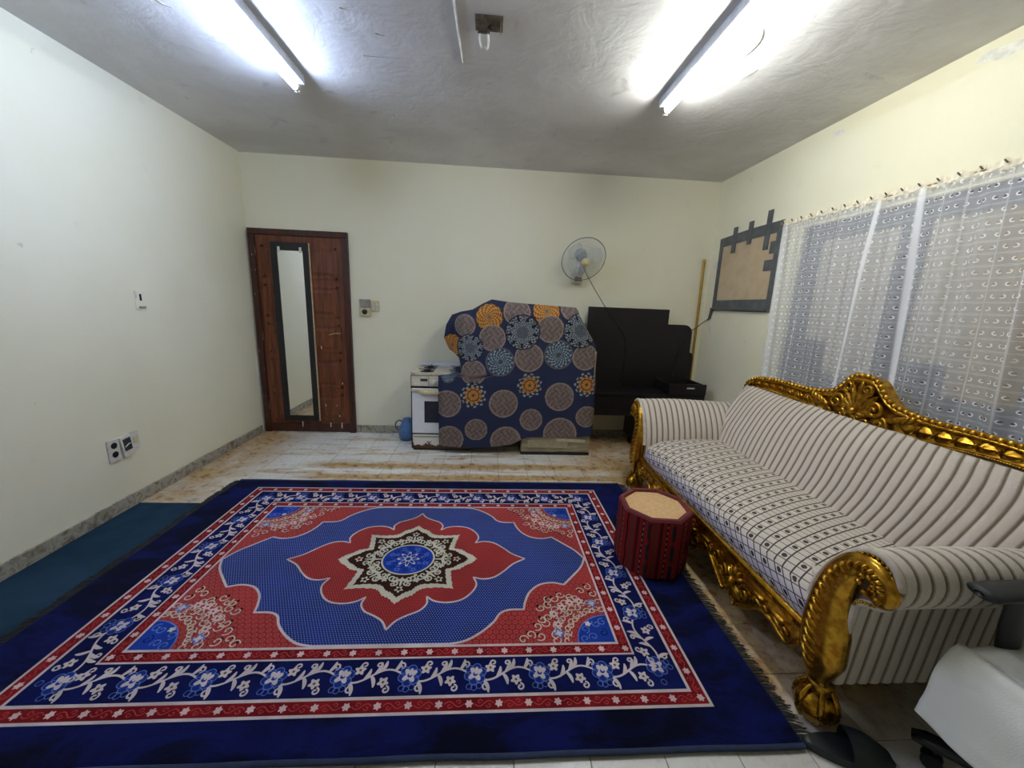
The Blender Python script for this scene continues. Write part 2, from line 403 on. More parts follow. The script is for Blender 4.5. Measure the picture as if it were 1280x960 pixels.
b = MB(); b.sweep([(-1.556, Y0 - .004, 1.10), (-1.556, Y0 - .045, 1.10)], .008, 8); b.sweep(catmull([(-1.556, Y0 - .045, 1.102), (-1.60, Y0 - .048, 1.10), (-1.645, Y0 - .045, 1.088), (-1.665, Y0 - .04, 1.083)], 4), [(.007, .008)] * 13, 8); b.build('door_handle', BRASS, hp, True)
for z in (.25, 1.0, 1.85):
    b = MB(); b.sweep([(-2.352, Y0 - .012, z), (-2.352, Y0 - .012, z + .09)], .007, 8); b.build('hinge', rust, door, True)
for x, z, l in ((-1.77, .93, .03), (-2.19 + .02, .83, .05), (-1.76, .30, .02), (-1.72, .06, .05), (-1.60, .05, .06), (-2.02, .06, .04), (-2.02, .10, .02), (-1.64, .30, .015), (-1.57, .55, .015), (-1.62, .18, .02)):
    b = MB(); b.box(x, x + .007, Y0 - .0115, Y0, z, z + l, .001); b.build('paint_chip', MAT_PLASTER, door)
for i in range(26):                                             # broken plaster edge of the left jamb
    z = .25 + i * .07 + random.uniform(-.02, .02); b = MB(); hh = random.uniform(.04, .11); ww = random.uniform(.006, .020)
    b.extrude([(-2.412 - ww, YB - .006, z), (-2.406, YB - .006, z - .01), (-2.400, YB - .006, z + hh), (-2.412 - ww * .5, YB - .006, z + hh * .8)], (0, .008, 0)); b.build('plaster_chip', MAT_PLASTER, door)

# mirror hung on the door
r = thing('wall_mirror', 'tall narrow mirror in a black frame hung on the brown door', 'mirror', (-2.01, YB - .04, .13))
yb, yf = Y0 - .010, Y0 - .032
blk = plain('black_painted_wood', (24, 23, 25), .55)
for nm, q in (('frame', (-2.195, -2.135, .135, 1.99)), ('frame', (-1.885, -1.826, .135, 1.99)), ('frame', (-2.1352, -1.8848, 1.91, 1.99)), ('frame', (-2.1352, -1.8848, .135, .195))):
    b = MB(); b.box(q[0], q[1], yf, yb, q[2], q[3], .003); b.build(nm, blk, r)
t = NT('mirror_glass'); t.fin((.86, .88, .87), .02, 1.0)
b = MB(); b.box(-2.15, -1.87, yf + .008, yb - .001, .17, 1.925); b.build('mirror_glass', t.m, r)
b = MB(); b.box(-1.826, -1.818, yf + .002, yb, .135, 1.99); b.build('edge_strip', plain('raw_wood_edge', (196, 172, 138), .7), r)
for x in (-2.115, -1.905): b = MB(); b.box(x - .012, x + .012, yf - .003, yf + .01, 1.895, 1.945, .003); b.build('clip', MAT_WHITEPL, r)

# ------------------------------------------------------------------ wall fittings
r = thing('doorbell_unit', 'beige box with round black button on the wall beside the door', 'switch', (-1.30, YB, 1.29))
b = MB(); b.box(-1.362, -1.243, YB - .028, YB, 1.290, 1.375, .006); b.build('lower_box', MAT_BEIGEPL, r)
b = MB(); b.box(-1.358, -1.247, YB - .022, YB, 1.375, 1.465, .005); b.build('upper_cover', MAT_STEEL, r)
b = MB(); b.lathe([(.027, 0), (.027, .008), (.02, .016), (0, .018)], (-1.302, YB - .027, 1.335), 18, (0, -1, 0)); b.build('button', MAT_BLACK, r, True)
r = thing('light_switch', 'cream switch plate right beside the beige doorbell box', 'switch', (-1.2, YB, 1.33))
b = MB(); b.box(-1.240, -1.155, YB - .010, YB, 1.338, 1.452, .004); b.build('plate', MAT_BEIGEPL, r)
for x in (-1.218, -1.176):
    for z in (1.365, 1.41): b = MB(); b.box(x - .011, x + .011, YB - .016, YB - .009, z - .014, z + .014, .002); b.build('rocker', MAT_WHITEPL, r)
def wall_l(y0, y1, z0, z1, d, bev=.004, rot=0): 
    return MB().box(XL, XL + d, y0, y1, z0, z1, bev, Matrix.Rotation(rot, 3, 'X') if rot else None)
r = thing('wall_socket', 'white double socket with two dark round holes on the left wall', 'socket', (XL, 2.505, .37))
wall_l(2.465, 2.545, .355, .505, .012).build('plate', MAT_WHITEPL, r)
for z in (.465, .405): b = MB(); b.lathe([(.019, 0), (.021, .004), (.016, .005), (0, .003)], (XL + .0105, 2.505, z), 16, (1, 0, 0)); b.build('socket_hole', MAT_DARKHOLE, r, True)
r = thing('wall_socket', 'tilted open socket box with dark inside, middle of three on the left wall', 'socket', (XL, 2.585, .37))
wall_l(2.552, 2.628, .362, .505, .02, .004, .10).build('frame', MAT_WHITEPL, r)
wall_l(2.562, 2.618, .402, .488, .0215, .002, .10).build('dark_inside', plain('dark_socket_inside', (44, 50, 48), .6), r)
b = MB(); b.sweep([(XL + .021, 2.57, .43), (XL + .03, 2.59, .45), (XL + .021, 2.612, .445)], .003, 6); b.build('wire', MAT_WHITEPL, r, True)
r = thing('wall_socket', 'plain blank white cover plate beside the open socket box, left wall', 'socket', (XL, 2.65, .38))
wall_l(2.632, 2.69, .395, .515, .010, .003, .06).build('plate', MAT_WHITEPL, r)
wall_l(2.645, 2.677, .43, .48, .014, .003, .06).build('raised_cover', MAT_BEIGEPL, r)
r = thing('switch_remnant', 'small painted-over switch plate with a dark slit, high on the left wall', 'switch', (XL, 2.87, 1.34))
wall_l(2.835, 2.915, 1.335, 1.465, .006, .002).build('plate', MAT_WALL, r)
wall_l(2.868, 2.884, 1.395, 1.44, .0075, .001).build('dark_slit', MAT_DARKHOLE, r)
wall_l(2.855, 2.905, 1.345, 1.357, .012, .002).build('lower_ledge', MAT_SKIRT, r)
wall_l(2.838, 2.846, 1.41, 1.46, .009, .002).build('edge', MAT_WHITEPL, r)

# ------------------------------------------------------------------ stove
SX0, SX1, SY0, SY1, SZ = -.738, -.150, 3.680, 4.150, .786
r = thing('gas_stove', 'white enamel cooker with rusty base, partly covered by the blue cloth', 'stove', ((SX0 + SX1) / 2, 3.9, 0))
def m_enamel():
    t = NT('white_enamel'); p = t.pos(); n = t.noise(p, 12, 4, .6); return t.fin(t.mix(t.ss(n, .5, .8, 0, .5), hexc(226, 229, 234), hexc(196, 192, 178)), .25)
EN = m_enamel()
def m_rustpaint():
    t = NT('rusting_enamel'); p = t.pos(); s = t.sep(p); n = t.noise(p, 13, 4, .6)
    edge = t.M('ADD', t.M('MULTIPLY', t.M('SUBTRACT', n, .5), .22), s[2])
    rust_ = t.mix(t.noise(p, 60, 2), hexc(48, 28, 20), hexc(96, 56, 36))
    return t.fin(t.mix(t.ss(edge, .072, .078), rust_, hexc(224, 220, 208)), .4)
b = MB(); b.box(SX0, SX1, SY0 + .03, SY1, .025, SZ - .02, .006); b.build('body', EN, r)
b = MB(); b.box(SX0 + .012, SX1 - .012, SY0 + .008, SY0 + .04, 0, .03); b.build('plinth', MAT_BLACK, r)
for x in (SX0 + .03, SX1 - .03): b = MB(); b.lathe([(.016, 0), (.016, .03)], (x, SY1 - .05, 0), 10); b.build('foot', MAT_BLACK, r)
b = MB(); b.box(SX0 - .004, SX1 + .004, SY0 - .004, SY1, SZ - .022, SZ, .005); top = b.build('cooktop', m_enamel(), r)
def m_dirtytop():
    t = NT('grimy_enamel'); p = t.pos(); n = t.noise(p, 8, 5, .7, .6); return t.fin(t.ramp(n, [(.35, hexc(214, 208, 192)), (.55, hexc(196, 184, 160)), (.66, hexc(120, 98, 76)), (.8, hexc(70, 56, 46))]), .45)
top.data.materials[0] = m_dirtytop()
for x in (-.60, -.30):
    for y in (3.80, 4.02):
        b = MB(); b.lathe([(.07, 0), (.07, .004), (.035, .006), (.035, .014), (0, .016)], (x, y, SZ - .001), 18); b.build('burner', MAT_BLACK, top, True, sharp=40)
        g_, h_ = .004, .085; b = MB(); b.extrude([(x + p, y + q, SZ + .018) for p, q in ((-g_, -h_), (g_, -h_), (g_, -g_), (h_, -g_), (h_, g_), (g_, g_), (g_, h_), (-g_, h_), (-g_, g_), (-h_, g_), (-h_, -g_), (-g_, -g_))], (0, 0, .006)); b.build('pan_support', MAT_BLACK, top)
b = MB(); b.box(SX0 + .02, SX1 - .02, SY1 - .02, SY1, SZ, SZ + .045, .004); b.build('back_riser', EN, r)
cpn = MB().box(SX0 + .004, SX1 - .004, SY0 - .006, SY0 + .03, .658, .758, .004).build('control_panel', plain('cream_panel', (206, 201, 182), .4), r)
b = MB(); b.box(SX0 + .09, SX0 + .16, SY0 - .0085, SY0, .708, .733, .001); b.build('display', plain('dark_display', (50, 60, 58), .2), cpn)
b = MB(); b.box(SX0 + .169, SX0 + .173, SY0 - .008, SY0, .664, .752); b.build('panel_gap', MAT_DARKHOLE, cpn)
for x in (.22, .36, .45, .53):
    b = MB(); b.lathe([(.024, 0), (.024, .006), (.018, .008), (.016, .024), (0, .026)], (SX0 + x, SY0 - .005, .70), 16, (0, -1, 0)); kb = b.build('knob', MAT_WHITEPL, cpn, True, sharp=40)
for k in range(5): b = MB(); b.box(SX0 + .03 + k * .025, SX0 + .042 + k * .025, SY0 - .0095, SY0, .678, .686, .001); b.build('push_button', MAT_WHITEPL, cpn)
b = MB(); b.box(SX0 + .006, SX1 - .006, SY0 - .008, SY0 + .03, .638, .656); b.build('vent_gap', MAT_DARKHOLE, r)
dr = MB().box(SX0 + .008, SX1 - .008, SY0 - .014, SY0 + .03, .182, .640, .006).build('oven_door', EN, r)
b = MB(); b.box(SX0 + .128, SX1 - .128, SY0 - .0165, SY0 - .01, .292, .512, .002); b.build('oven_window', plain('dark_oven_glass', (46, 52, 60), .1), dr)
b = MB(); b.box(SX0 + .004, SX0 + .10, SY0 - .03, SY0 - .012, .612, .634, .004); b.box(SX0 + .09, SX1 - .09, SY0 - .05, SY0 - .03, .590, .630, .008); b.box(SX1 - .10, SX1 - .004, SY0 - .03, SY0 - .012, .612, .634, .004); b.box(SX0 + .09, SX0 + .12, SY0 - .04, SY0 - .012, .598, .63, .003); b.build('door_handle', plain('yellowed_handle', (216, 202, 158), .4), dr)
b = MB(); b.box(SX0 + .010, SX1 - .010, SY0 - .008, SY0 + .02, .168, .184); b.build('door_gap', MAT_DARKHOLE, r)
dw = MB().box(SX0 + .010, SX1 - .010, SY0 - .012, SY0 + .03, .018, .168, .005).build('drawer', m_rustpaint(), r)
b = MB(); b.box(SX0 + .02, SX1 - .02, SY0 - .016, SY0 - .010, .140, .152, .002); b.build('drawer_grip', MAT_STEEL, dw)
for x0, x1 in ((SX0 - .002, SX0 + .006), (SX1 - .006, SX1 + .002)): b = MB(); b.box(x0, x1, SY0 - .004, SY0 + .032, .02, SZ - .022); b.build('side_edge', MAT_BLACK, r)

# blue jug behind the stove
bl = plain('blue_plastic', (74, 112, 160), .3)
r = thing('water_jug', 'blue plastic jug with a thin handle on the floor beside the cooker', 'jug', (-.845, 3.99, 0))
b = MB(); b.lathe([(.05, 0), (.085, .01), (.095, .06), (.09, .13), (.06, .185), (.045, .20), (.05, .225), (.042, .225), (.036, .20)], (-.845, 3.99, 0), 20); b.build('jug_body', bl, r, True)
b = MB(); b.sweep(catmull([(-.885, 3.98, .195), (-.93, 3.97, .215), (-.965, 3.97, .18), (-.96, 3.97, .13), (-.925, 3.975, .095)], 6), .007, 7); b.build('handle', plain('grey_blue_handle', (84, 100, 104), .4), r, True)
b = MB(); b.lathe([(.04, 0), (.046, .012), (.02, .02), (0, .022)], (-.845, 3.99, .222), 16); b.build('lid', bl, r, True)

# ------------------------------------------------------------------ appliance under the cloth and the cloth
def m_wrap():
    t = NT('tan_packing_film'); p = t.pos(); n = t.noise(t.V('MULTIPLY', p, (1.2, 1, 9)), 5, 4, .6, .8)
    t.bump(n, .6, .02); return t.fin(t.mix(t.ss(n, .35, .7), hexc(128, 116, 90), hexc(166, 156, 128)), .28)
r = thing('wrapped_appliance', 'boxy appliance in tan packing film standing under the patterned blue cloth', 'appliance', (.70, 3.85, 0))
b = MB(); b.box(.352, 1.045, 3.600, 4.04, .025, 1.06, .012); bd = b.build('body', m_wrap(), r)
b = MB(); b.box(.350, 1.047, 3.597, 4.03, 0, .032, .003); b.build('black_plinth', MAT_BLACK, r)
b = MB(); b.box(.42, .82, 3.594, 3.602, .075, .20, .002); b.build('tape_strip', plain('glossy_tape', (162, 152, 126), .15), bd)
b = MB(); b.box(.70, 1.0, 3.593, 3.601, .14, .172, .002, Matrix.Rotation(.06, 3, 'Y')); b.build('tape_strip', plain('pale_glossy_tape', (190, 180, 152), .15), bd)
b = MB(); b.box(-.16, .86, 3.72, 4.02, 1.06, 1.37, .02); b.build('upper_box', m_wrap(), r)
b = MB(); b.box(-.10, .352, 3.72, 4.02, .13, 1.06, .01); b.build('side_box', m_wrap(), r)

MED = [('O', .003, 1.346, .132), ('T', .257, 1.405, .125), ('O', .533, 1.423, .134), ('T', .764, 1.439, .09), ('T', -.227, 1.263, .102), ('T', .037, 1.158, .123), ('T', .578, 1.26, .128), ('O', -.35, 1.061, .111), ('T', .388, .983, .137), ('T', .93, 1.0, .124), ('T', -.134, .823, .117), ('G', .316, 1.219, .165), ('G', .864, 1.251, .164), ('G', -.173, 1.055, .13), ('M', .117, .935, .136), ('M', .671, 1.019, .138), ('S', -.13, .604, .13), ('S', .408, .713, .127), ('S', .963, .735, .126), ('T', -.377, .516, .133), ('T', .161, .529, .139), ('T', .706, .607, .141), ('T', -.097, .261, .109), ('T', .437, .37, .11), ('T', .989, .411, .108), ('T', -.352, .162, .132), ('T', .195, .148, .15), ('T', .731, .227, .168), ('M', -.371, .789, .067), ('T', 1.25, .62, .13), ('G', 1.3, 1.1, .15), ('T', 1.28, .3, .12), ('T', -.63, .9, .12), ('G', -.62, 1.2, .13), ('O', -.1, 1.66, .12), ('G', .2, 1.72, .14), ('T', .5, 1.7, .13), ('M', .8, 1.73, .14), ('T', 1.15, 1.45, .13)]
def cloth_color(u, v):
    C = lambda r, g, b: np.array(hexc(r, g, b))
    n = len(u); col = np.tile(C(42, 49, 78), (n, 1))
    taupe, taupe2, dark, pale, grey, teal, orange, yel = C(126, 110, 102), C(92, 78, 74), C(26, 28, 38), C(158, 166, 168), C(100, 106, 112), C(66, 92, 112), C(172, 106, 40), C(204, 150, 76)
    for k, cx, cz, R in MED:
        dx, dz = u - cx, v - cz; d = np.hypot(dx, dz) / R; m = d < 1
        if not m.any(): continue
        a = np.arctan2(dx, dz)[m]; q = d[m]; uu, vv = u[m], v[m]
        hs = np.sin(uu * 310 + 2.3 * np.sin(vv * 170)) * np.sin(vv * 290 + 1.7 * np.sin(uu * 190))
        c = np.empty((m.sum(), 3))
        if k == 'T':
            c[:] = np.where((hs > .22)[:, None], taupe2, taupe); c[(hs < -.5)] = C(152, 136, 126)
            c[q > .91] = C(158, 138, 124)
        elif k == 'O':
            s = np.sin(12 * a + 9 * q) * np.sin(26 * q); c[:] = np.where((s > .1)[:, None], yel, orange); c[s < -.55] = C(96, 60, 34); c[q > .92] = C(60, 54, 58); c[q < .12] = grey
        elif k == 'G':
            s = np.cos(8 * a); pet = np.abs(s) * .5 + .45
            c[:] = grey; c[(np.sin(24 * a) * np.sin(30 * q)) > .25] = pale; c[(np.sin(16 * a + 1) * np.cos(36 * q)) > .45] = dark
            tri = (q > .62) & (np.abs(((a / (2 * PI) * 9) % 1) - .5) < (1.0 - q) * .45 + .02) & (q < .92); c[tri] = dark
            c[q < .35] = np.where((np.sin(18 * a) > 0)[:, None], grey, C(76, 80, 84))[q < .35]; c[q > .93] = dark
        elif k == 'M':
            c[:] = teal; c[(np.sin(15 * a) * np.sin(21 * q)) > .12] = pale; c[(np.cos(15 * a) * np.sin(27 * q + 1)) > .5] = dark; c[q > .90] = C(64, 66, 78); c[q > .95] = C(124, 116, 106); c[q < .16] = C(70, 78, 78)
        else:
            c[:] = C(40, 50, 62); c[(np.sin(11 * a) * np.sin(17 * q - 1)) > .2] = pale; sp = q < .62 + .06 * np.cos(11 * a)
            so = np.cos(11 * a + 14 * q) > 0; c[sp] = np.where(so[:, None], yel, orange)[sp]; c[sp & (np.abs(q - .42) < .04)] = C(84, 46, 24); c[q < .12] = C(76, 80, 50)
            rim = q > .86 + .12 * np.abs(np.cos(8 * a)); c[rim] = C(42, 49, 78)
        col[m] = c
    return col
def make_cloth():
    nu, nv = 330, 330; YFr, YBk = 3.575, 4.045
    XLt = [(0, -.462), (.60, -.465), (.775, -.460), (.80, -.30), (.86, -.262), (.94, -.285), (1.01, -.385), (1.12, -.44), (1.25, -.42), (1.34, -.375), (1.6, -.375)]
    XRt = [(0, 1.072), (.5, 1.072), (.83, 1.060), (1.05, 1.050), (1.12, 1.030), (1.25, .945), (1.40, .86), (1.6, .85)]
    ZT = [(-.47, 1.33), (-.375, 1.345), (-.27, 1.385), (-.157, 1.41), (-.06, 1.47), (.022, 1.51), (.2, 1.49), (.65, 1.472), (.82, 1.465), (.9, 1.40), (1.08, 1.385)]
    ZB = [(-.47, .085), (-.05, .07), (.10, .09), (.26, .115), (.345, .165), (.42, .19), (.55, .195), (.75, .19), (.95, .205), (1.08, .22)]
    pos = np.zeros((nv, nu, 3)); pat = np.zeros((nv, nu, 2))
    # s: extra wings on both sides fold back to the wall; t: extra rows run back over the top
    S = np.concatenate([np.linspace(-.42, 0, 50, endpoint=False), np.linspace(0, 1, 230), np.linspace(1, 1.42, 51)[1:]])
    Tt = np.concatenate([np.linspace(0, 1, 260), np.linspace(1, 1.4, 71)[1:]])
    for j, t in enumerate(Tt):
        tt = min(t, 1)
        for i, s in enumerate(S):
            sc = min(max(s, 0), 1); xm = -.44 + sc * 1.5
            for _ in range(3):
                zt, zb = lerp_tab(xm, ZT), lerp_tab(xm, ZB); z = zb + tt * (zt - zb); xl, xr = lerp_tab(z, XLt), lerp_tab(z, XRt); xm = xl + sc * (xr - xl)
            x = xm; y = YFr; side = max(-s, s - 1, 0); over = max(t - 1, 0)
            w_ = xr - xl
            # rounded shoulders at the sides and the top
            es = min(sc, 1 - sc) * w_; et = (1 - tt) * (zt - zb)
            y += .05 * max(0, 1 - es / .06) ** 2 + .09 * max(0, 1 - et / .12) ** 2
            low = z < .80 and x < -.2
            if x < -.24 and z > .80: y += .16 * min(1, (-.24 - x) / .1) + .04          # the part behind the cooker's top
            elif x < 0 and z > .80: y += .04 * min(1, (0 - x) / .24)
            # folds
            f = noise.noise(Vector((x * 2.2, z * .9, 2.))) * .028 + noise.noise(Vector((x * 6.5, z * 1.6, 5.))) * .010 + noise.noise(Vector((x * 3, z * 7, 9.))) * .008
            y += f + (.012 * math.sin(x * 9 + z * 2) * max(0, .9 - z))
            y = max(y, 3.545) if not (x > .33) else min(max(y, 3.535), 3.585 + 9 * (over > 0 or side > 0 or et < .12 or es < .06 or z > 1.3))
            if low: y = min(y, 3.612 + (1 if side else 0))
            if over > 0:
                k = over / .4; y = y + (YBk - y) * k; z = z - .05 * k * k - .01 * abs(noise.noise(Vector((x * 5, k * 3, 0))))
            if side > 0:
                k = side / .42
                if low: x += (.012 * math.sin(k * 6) + .0) ; y = y + min(.045, k * .12)
                else: y = y + (YBk - y) * k; x = x + (.02 if s < 0 else -.004) * k
            pos[j, i] = (x, y, z)
    # pattern coordinates follow the cloth: x,z on the front, running on over sides and top
    for j, t in enumerate(Tt):
        for i, s in enumerate(S):
            sc = min(max(s, 0), 1); jj = min(j, 259); ii = min(max(i, 50), 279)
            bx, bz = pos[jj, ii, 0], pos[jj, ii, 2]; dep = abs(pos[j, i, 1] - pos[jj, ii, 1])
            pat[j, i] = (bx - (dep if s < 0 else 0) + (dep if s > 1 else 0), bz + (dep if t > 1 else 0))
    b = MB(); b.grid(pos.reshape(-1, 3), nu, nv, flip=False)
    t = NT('blue_mandala_cloth'); n = t.noise(t.obj(), 180, 2)
    a = t.attr('pattern'); t.bump(n, .25, .002)
    t.fin(t.mix(t.M('MULTIPLY', n, .3), a, (.02, .02, .03), 'MIX'), .85, spec=.2)
    o = b.build('patterned_cloth', t.m, None, True, origin=(.30, 3.80, .06))
    at = o.data.color_attributes.new('pattern', 'FLOAT_COLOR', 'POINT')
    c = cloth_color(pat[..., 0].ravel(), pat[..., 1].ravel()); c = np.concatenate([c, np.ones((len(c), 1))], 1)
    at.data.foreach_set('color', c.ravel().astype(np.float32))
    tag(o, 'dark blue cloth with grey and orange mandalas draped over the appliances', 'cloth')
make_cloth()

# ------------------------------------------------------------------ black bedroom furniture leaning at the back wall
def m_blackwood():
    t = NT('dark_wenge_laminate'); p = t.pos(); g = t.noise(t.V('MULTIPLY', p, (1.5, 1.5, 16)), 3, 4, .6)
    return t.fin(t.mix(g, hexc(20, 17, 18), hexc(34, 29, 29)), .42, spec=.35)
BW = m_blackwood()
def rboard(name, x0, x1, z0, z1, y0, y1, rr, mat_, parent=None, both=False, origin=None):
    pts = [(x0, z0), (x1, z0)]
    for k in range(9): a = k / 8 * PI / 2; pts.append((x1 - rr + rr * math.cos(a), z1 - rr + rr * math.sin(a)))
    if both:
        for k in range(9): a = PI / 2 + k / 8 * PI / 2; pts.append((x0 + rr + rr * math.cos(a), z1 - rr + rr * math.sin(a)))
    else: pts.append((x0, z1))
    b = MB(); b.extrude([(p, y0, q) for p, q in pts], (0, y1 - y0, 0)); return b.build(name, mat_, parent, origin=origin)
o = rboard('headboard_panel', 1.050, 1.930, .6285, 1.482, 4.062, 4.086, .004, BW, origin=(1.49, 4.07, .6285)); tag(o, 'tall square-cornered black board standing at the back of the black dressing table', 'board', 'black boards leaning on the back wall')
o = rboard('headboard_panel', 1.30, 2.225, .6285, 1.325, 4.092, 4.114, .09, BW, origin=(1.76, 4.1, .6285)); tag(o, 'black board with rounded corner, between the tall board and the wall', 'board', 'black boards leaning on the back wall')
o = rboard('headboard_panel', 1.55, 2.285, .6285, 1.025, 4.120, 4.142, .05, BW, origin=(1.92, 4.13, .6285)); tag(o, 'lowest black board with a rounded corner, against the back wall', 'board', 'black boards leaning on the back wall')
r = thing('dressing_table', 'low black dressing table against the back wall behind the sofa', 'table', (1.66, 3.88, 0))
b = MB(); b.box(1.085, 1.60, 3.735, 4.145, .600, .628, .004); b.build('table_top', BW, r)
b = MB(); b.box(1.095, 1.60, 3.745, 3.765, .385, .602, .003); b.build('front_panel', BW, r)
b = MB(); b.box(1.095, 1.115, 3.95, 4.12, .0, .602, .002); b.build('side_leg', plain('brown_table_leg', (58, 44, 34), .6), r)
b = MB(); b.box(1.585, 2.25, 3.72, 4.145, .085, .628, .004); ped = b.build('pedestal', BW, r)
b = MB(); b.box(1.62, 2.22, 3.712, 3.724, .36, .60, .003); b.build('drawer_front', BW, ped)
b = MB(); b.box(1.62, 2.22, 3.712, 3.724, .10, .345, .003); b.build('drawer_front', BW, ped)
for x in (1.62, 2.20):
    for y in (3.75, 4.02): b = MB(); b.lathe([(.022, 0), (.022, .09)], (x, y, 0), 10); b.build('foot', BW, r)
r = thing('desk_drawer', 'loose black drawer with a pale handle standing on the dressing table', 'drawer', (2.03, 3.86, .628))
b = MB(); b.box(1.855, 2.245, 3.702, 3.722, .632, .742, .003); b.build('front', BW, r)
for x0, x1 in ((1.858, 1.872), (2.226, 2.240)): b = MB(); b.box(x0, x1, 3.72, 4.05, .632, .735, .002); b.build('side', BW, r)
b = MB(); b.box(1.858, 2.24, 4.036, 4.05, .632, .735, .002); b.build('back', BW, r)
b = MB(); b.box(1.858, 2.24, 3.71, 4.05, .628, .640); b.build('bottom', BW, r)
b = MB(); b.box(2.035, 2.115, 3.690, 3.703, .695, .710, .004); b.build('handle', plain('pale_handle', (196, 190, 186), .3), r)

# gold curtain pole in the corner
r = thing('curtain_pole', 'slim gold curtain pole leaning in the back right corner', 'pole', (2.30, 4.15, 0))
gp = plain('gold_lacquer', (190, 152, 70), .3, .7)
b = MB(); b.sweep([(2.318, 4.150, .0), (2.292, 4.166, 2.0)], .014, 10); b.build('rod', gp, r, True, sharp=50)
b = MB(); b.lathe([(.016, 0), (.017, .02), (.012, .03), (0, .032)], (2.292, 4.164, 1.995), 10); b.build('end_cap', gp, r, True)

# ------------------------------------------------------------------ wall fan
FC = Vector((.925, 3.93, 1.935)); FN = Vector((-.10, -.80, -.56)).normalized()      # centre and facing of the blades
FN = Vector((.10, -.86, -.50)).normalized()
r = thing('wall_fan', 'white wall fan with wire cage and translucent blades on back wall', 'fan', (.92, YB, 1.78))
e1 = FN.orthogonal().normalized(); e1 = FN.cross(Vector((0, 0, 1))).normalized(); e2 = e1.cross(FN)
RC = .222
wire = plain('fan_wire', (196, 202, 200), .4)
def circ(c, rad, n=48): return [c + e1 * (rad * math.cos(2 * PI * k / n)) + e2 * (rad * math.sin(2 * PI * k / n)) for k in range(n)]
b = MB(); b.sweep(circ(FC, RC), .0042, 6, up=FN, closed=True); b.build('cage_rim', plain('fan_rim', (112, 118, 112), .5), r, True)
for sgn, dep in ((1, .065), (-1, .075)):
    b = MB()
    for k in range(72):
        a = 2 * PI * k / 72; dr_ = e1 * math.cos(a) + e2 * math.sin(a)
        b.sweep([FC + dr_ * (RC * q) + FN * (sgn * dep * (1 - q ** 3)) for q in (.2, .45, .7, .88, 1.)], .0009, 3, caps=False)
    for q in (.35, .55, .75): b.sweep(circ(FC + FN * (sgn * dep * (1 - q ** 3)), RC * q), .0011, 4, up=FN, closed=True)
    b.build('wire_cage', wire, r, False)['kind'] = 'stuff'
t = NT('translucent_blade'); t.fin(hexc(206, 216, 222), .2, Transmission_Weight=.3, Alpha=.40)
for k in range(3):
    b = MB(); a0 = 2 * PI * k / 3 + .4; pts = []
    for j in range(9):
        q = j / 8; rad = .03 + .165 * q; wd = (.35 + .75 * math.sin(PI * min(1, q * .75 + .15))) * .75
        for i in range(9):
            a = a0 + (i / 8 - .5) * wd * 1.5 + .35 * q; tw = (i / 8 - .5) * .04
            pts.append(FC + (e1 * math.cos(a) + e2 * math.sin(a)) * rad + FN * (tw))
    b.grid(pts, 9, 9); b.build('blade', t.m, r, True)
b = MB(); b.lathe([(.0, .088), (.036, .082), (.046, .066), (.040, .055), (0, .05)][::-1], FC, 20, FN); b.build('badge_cap', MAT_BEIGEPL, r, True)
b = MB(); b.lathe([(.0, -.02), (.03, -.02), (.034, .03), (0, .035)], FC, 16, FN); b.build('hub', plain('blue_grey_hub', (120, 136, 156), .4), r, True)
b = MB(); b.lathe([(0, -.17), (.045, -.165), (.06, -.13), (.062, -.08), (.05, -.06), (0, -.055)], FC, 20, FN); b.build('motor', plain('fan_motor', (150, 156, 158), .45), r, True)
b = MB(); b.sweep(catmull([FC - FN * .12 + Vector((0, 0, -.04)), Vector((.925, 4.07, 1.86)), Vector((.922, 4.13, 1.81))], 5), .018, 10); b.build('neck', MAT_WHITEPL, r, True)
b = MB(); b.box(.868, .975, YB - .075, YB + .002, 1.72, 1.835, .010); wb = b.build('wall_base', plain('fan_base', (206, 196, 172), .45), r)
b = MB(); b.box(.885, .96, YB - .079, YB - .07, 1.735, 1.78, .003); b.build('switch_window', plain('brown_switch', (128, 100, 66), .5), wb)
b = MB(); b.sweep(catmull([FC + FN * .0 + e2 * -.05, Vector((.99, 4.02, 1.80)), Vector((1.13, 4.035, 1.60)), Vector((1.30, 4.045, 1.38)), Vector((1.45, 4.05, 1.20)), Vector((1.49, 4.05, 1.0)), Vector((1.46, 4.045, .635))], 8), .0035, 6); b.build('power_cord', MAT_BLACK, r, True)

# ------------------------------------------------------------------ taped-up opening on the right wall
XT = XR - .004
r = thing('cardboard_panel', 'brown cardboard sheet taped over a wall opening beside the curtain', 'panel', (XR, 3.6, 1.5))
def m_card():
    t = NT('corrugated_cardboard'); p = t.pos(); n = t.noise(p, 9, 4, .6); l = t.noise(t.V('MULTIPLY', p, (1, 120, 1)), 1, 1)
    t.bump(l, .2, .002); return t.fin(t.mix(t.ss(n, .3, .8), hexc(196, 176, 146), hexc(182, 160, 130)), .85)
b = MB(); b.box(XT, XR - .0005, AY0 - .01, AY1 + .01, AZ0 - .01, AZ1 + .01, .001); b.build('cardboard_sheet', m_card(), r)
TAPE = plain('dark_grey_tape', (86, 90, 94), .4, 0, 14, .25, .3)
def tape(pts, d=.004): b = MB(); b.extrude([(XT - .001, y, z) for y, z in pts], (-d, 0, 0)); b.build('tape_strip', TAPE, r)
tape([(4.045, 2.215), (3.60, 2.235), (3.17, 2.235), (3.17, 2.145), (3.60, 2.14), (4.04, 2.125)])
tape([(4.04, 2.215), (3.985, 2.215), (3.972, 1.49), (4.03, 1.49)], .0045)
tape([(4.03, 1.595), (3.60, 1.60), (3.17, 1.60), (3.17, 1.49), (3.60, 1.49), (4.03, 1.50)], .005)
tape([(3.235, 2.22), (3.175, 2.22), (3.17, 1.5), (3.225, 1.5)], .0055)
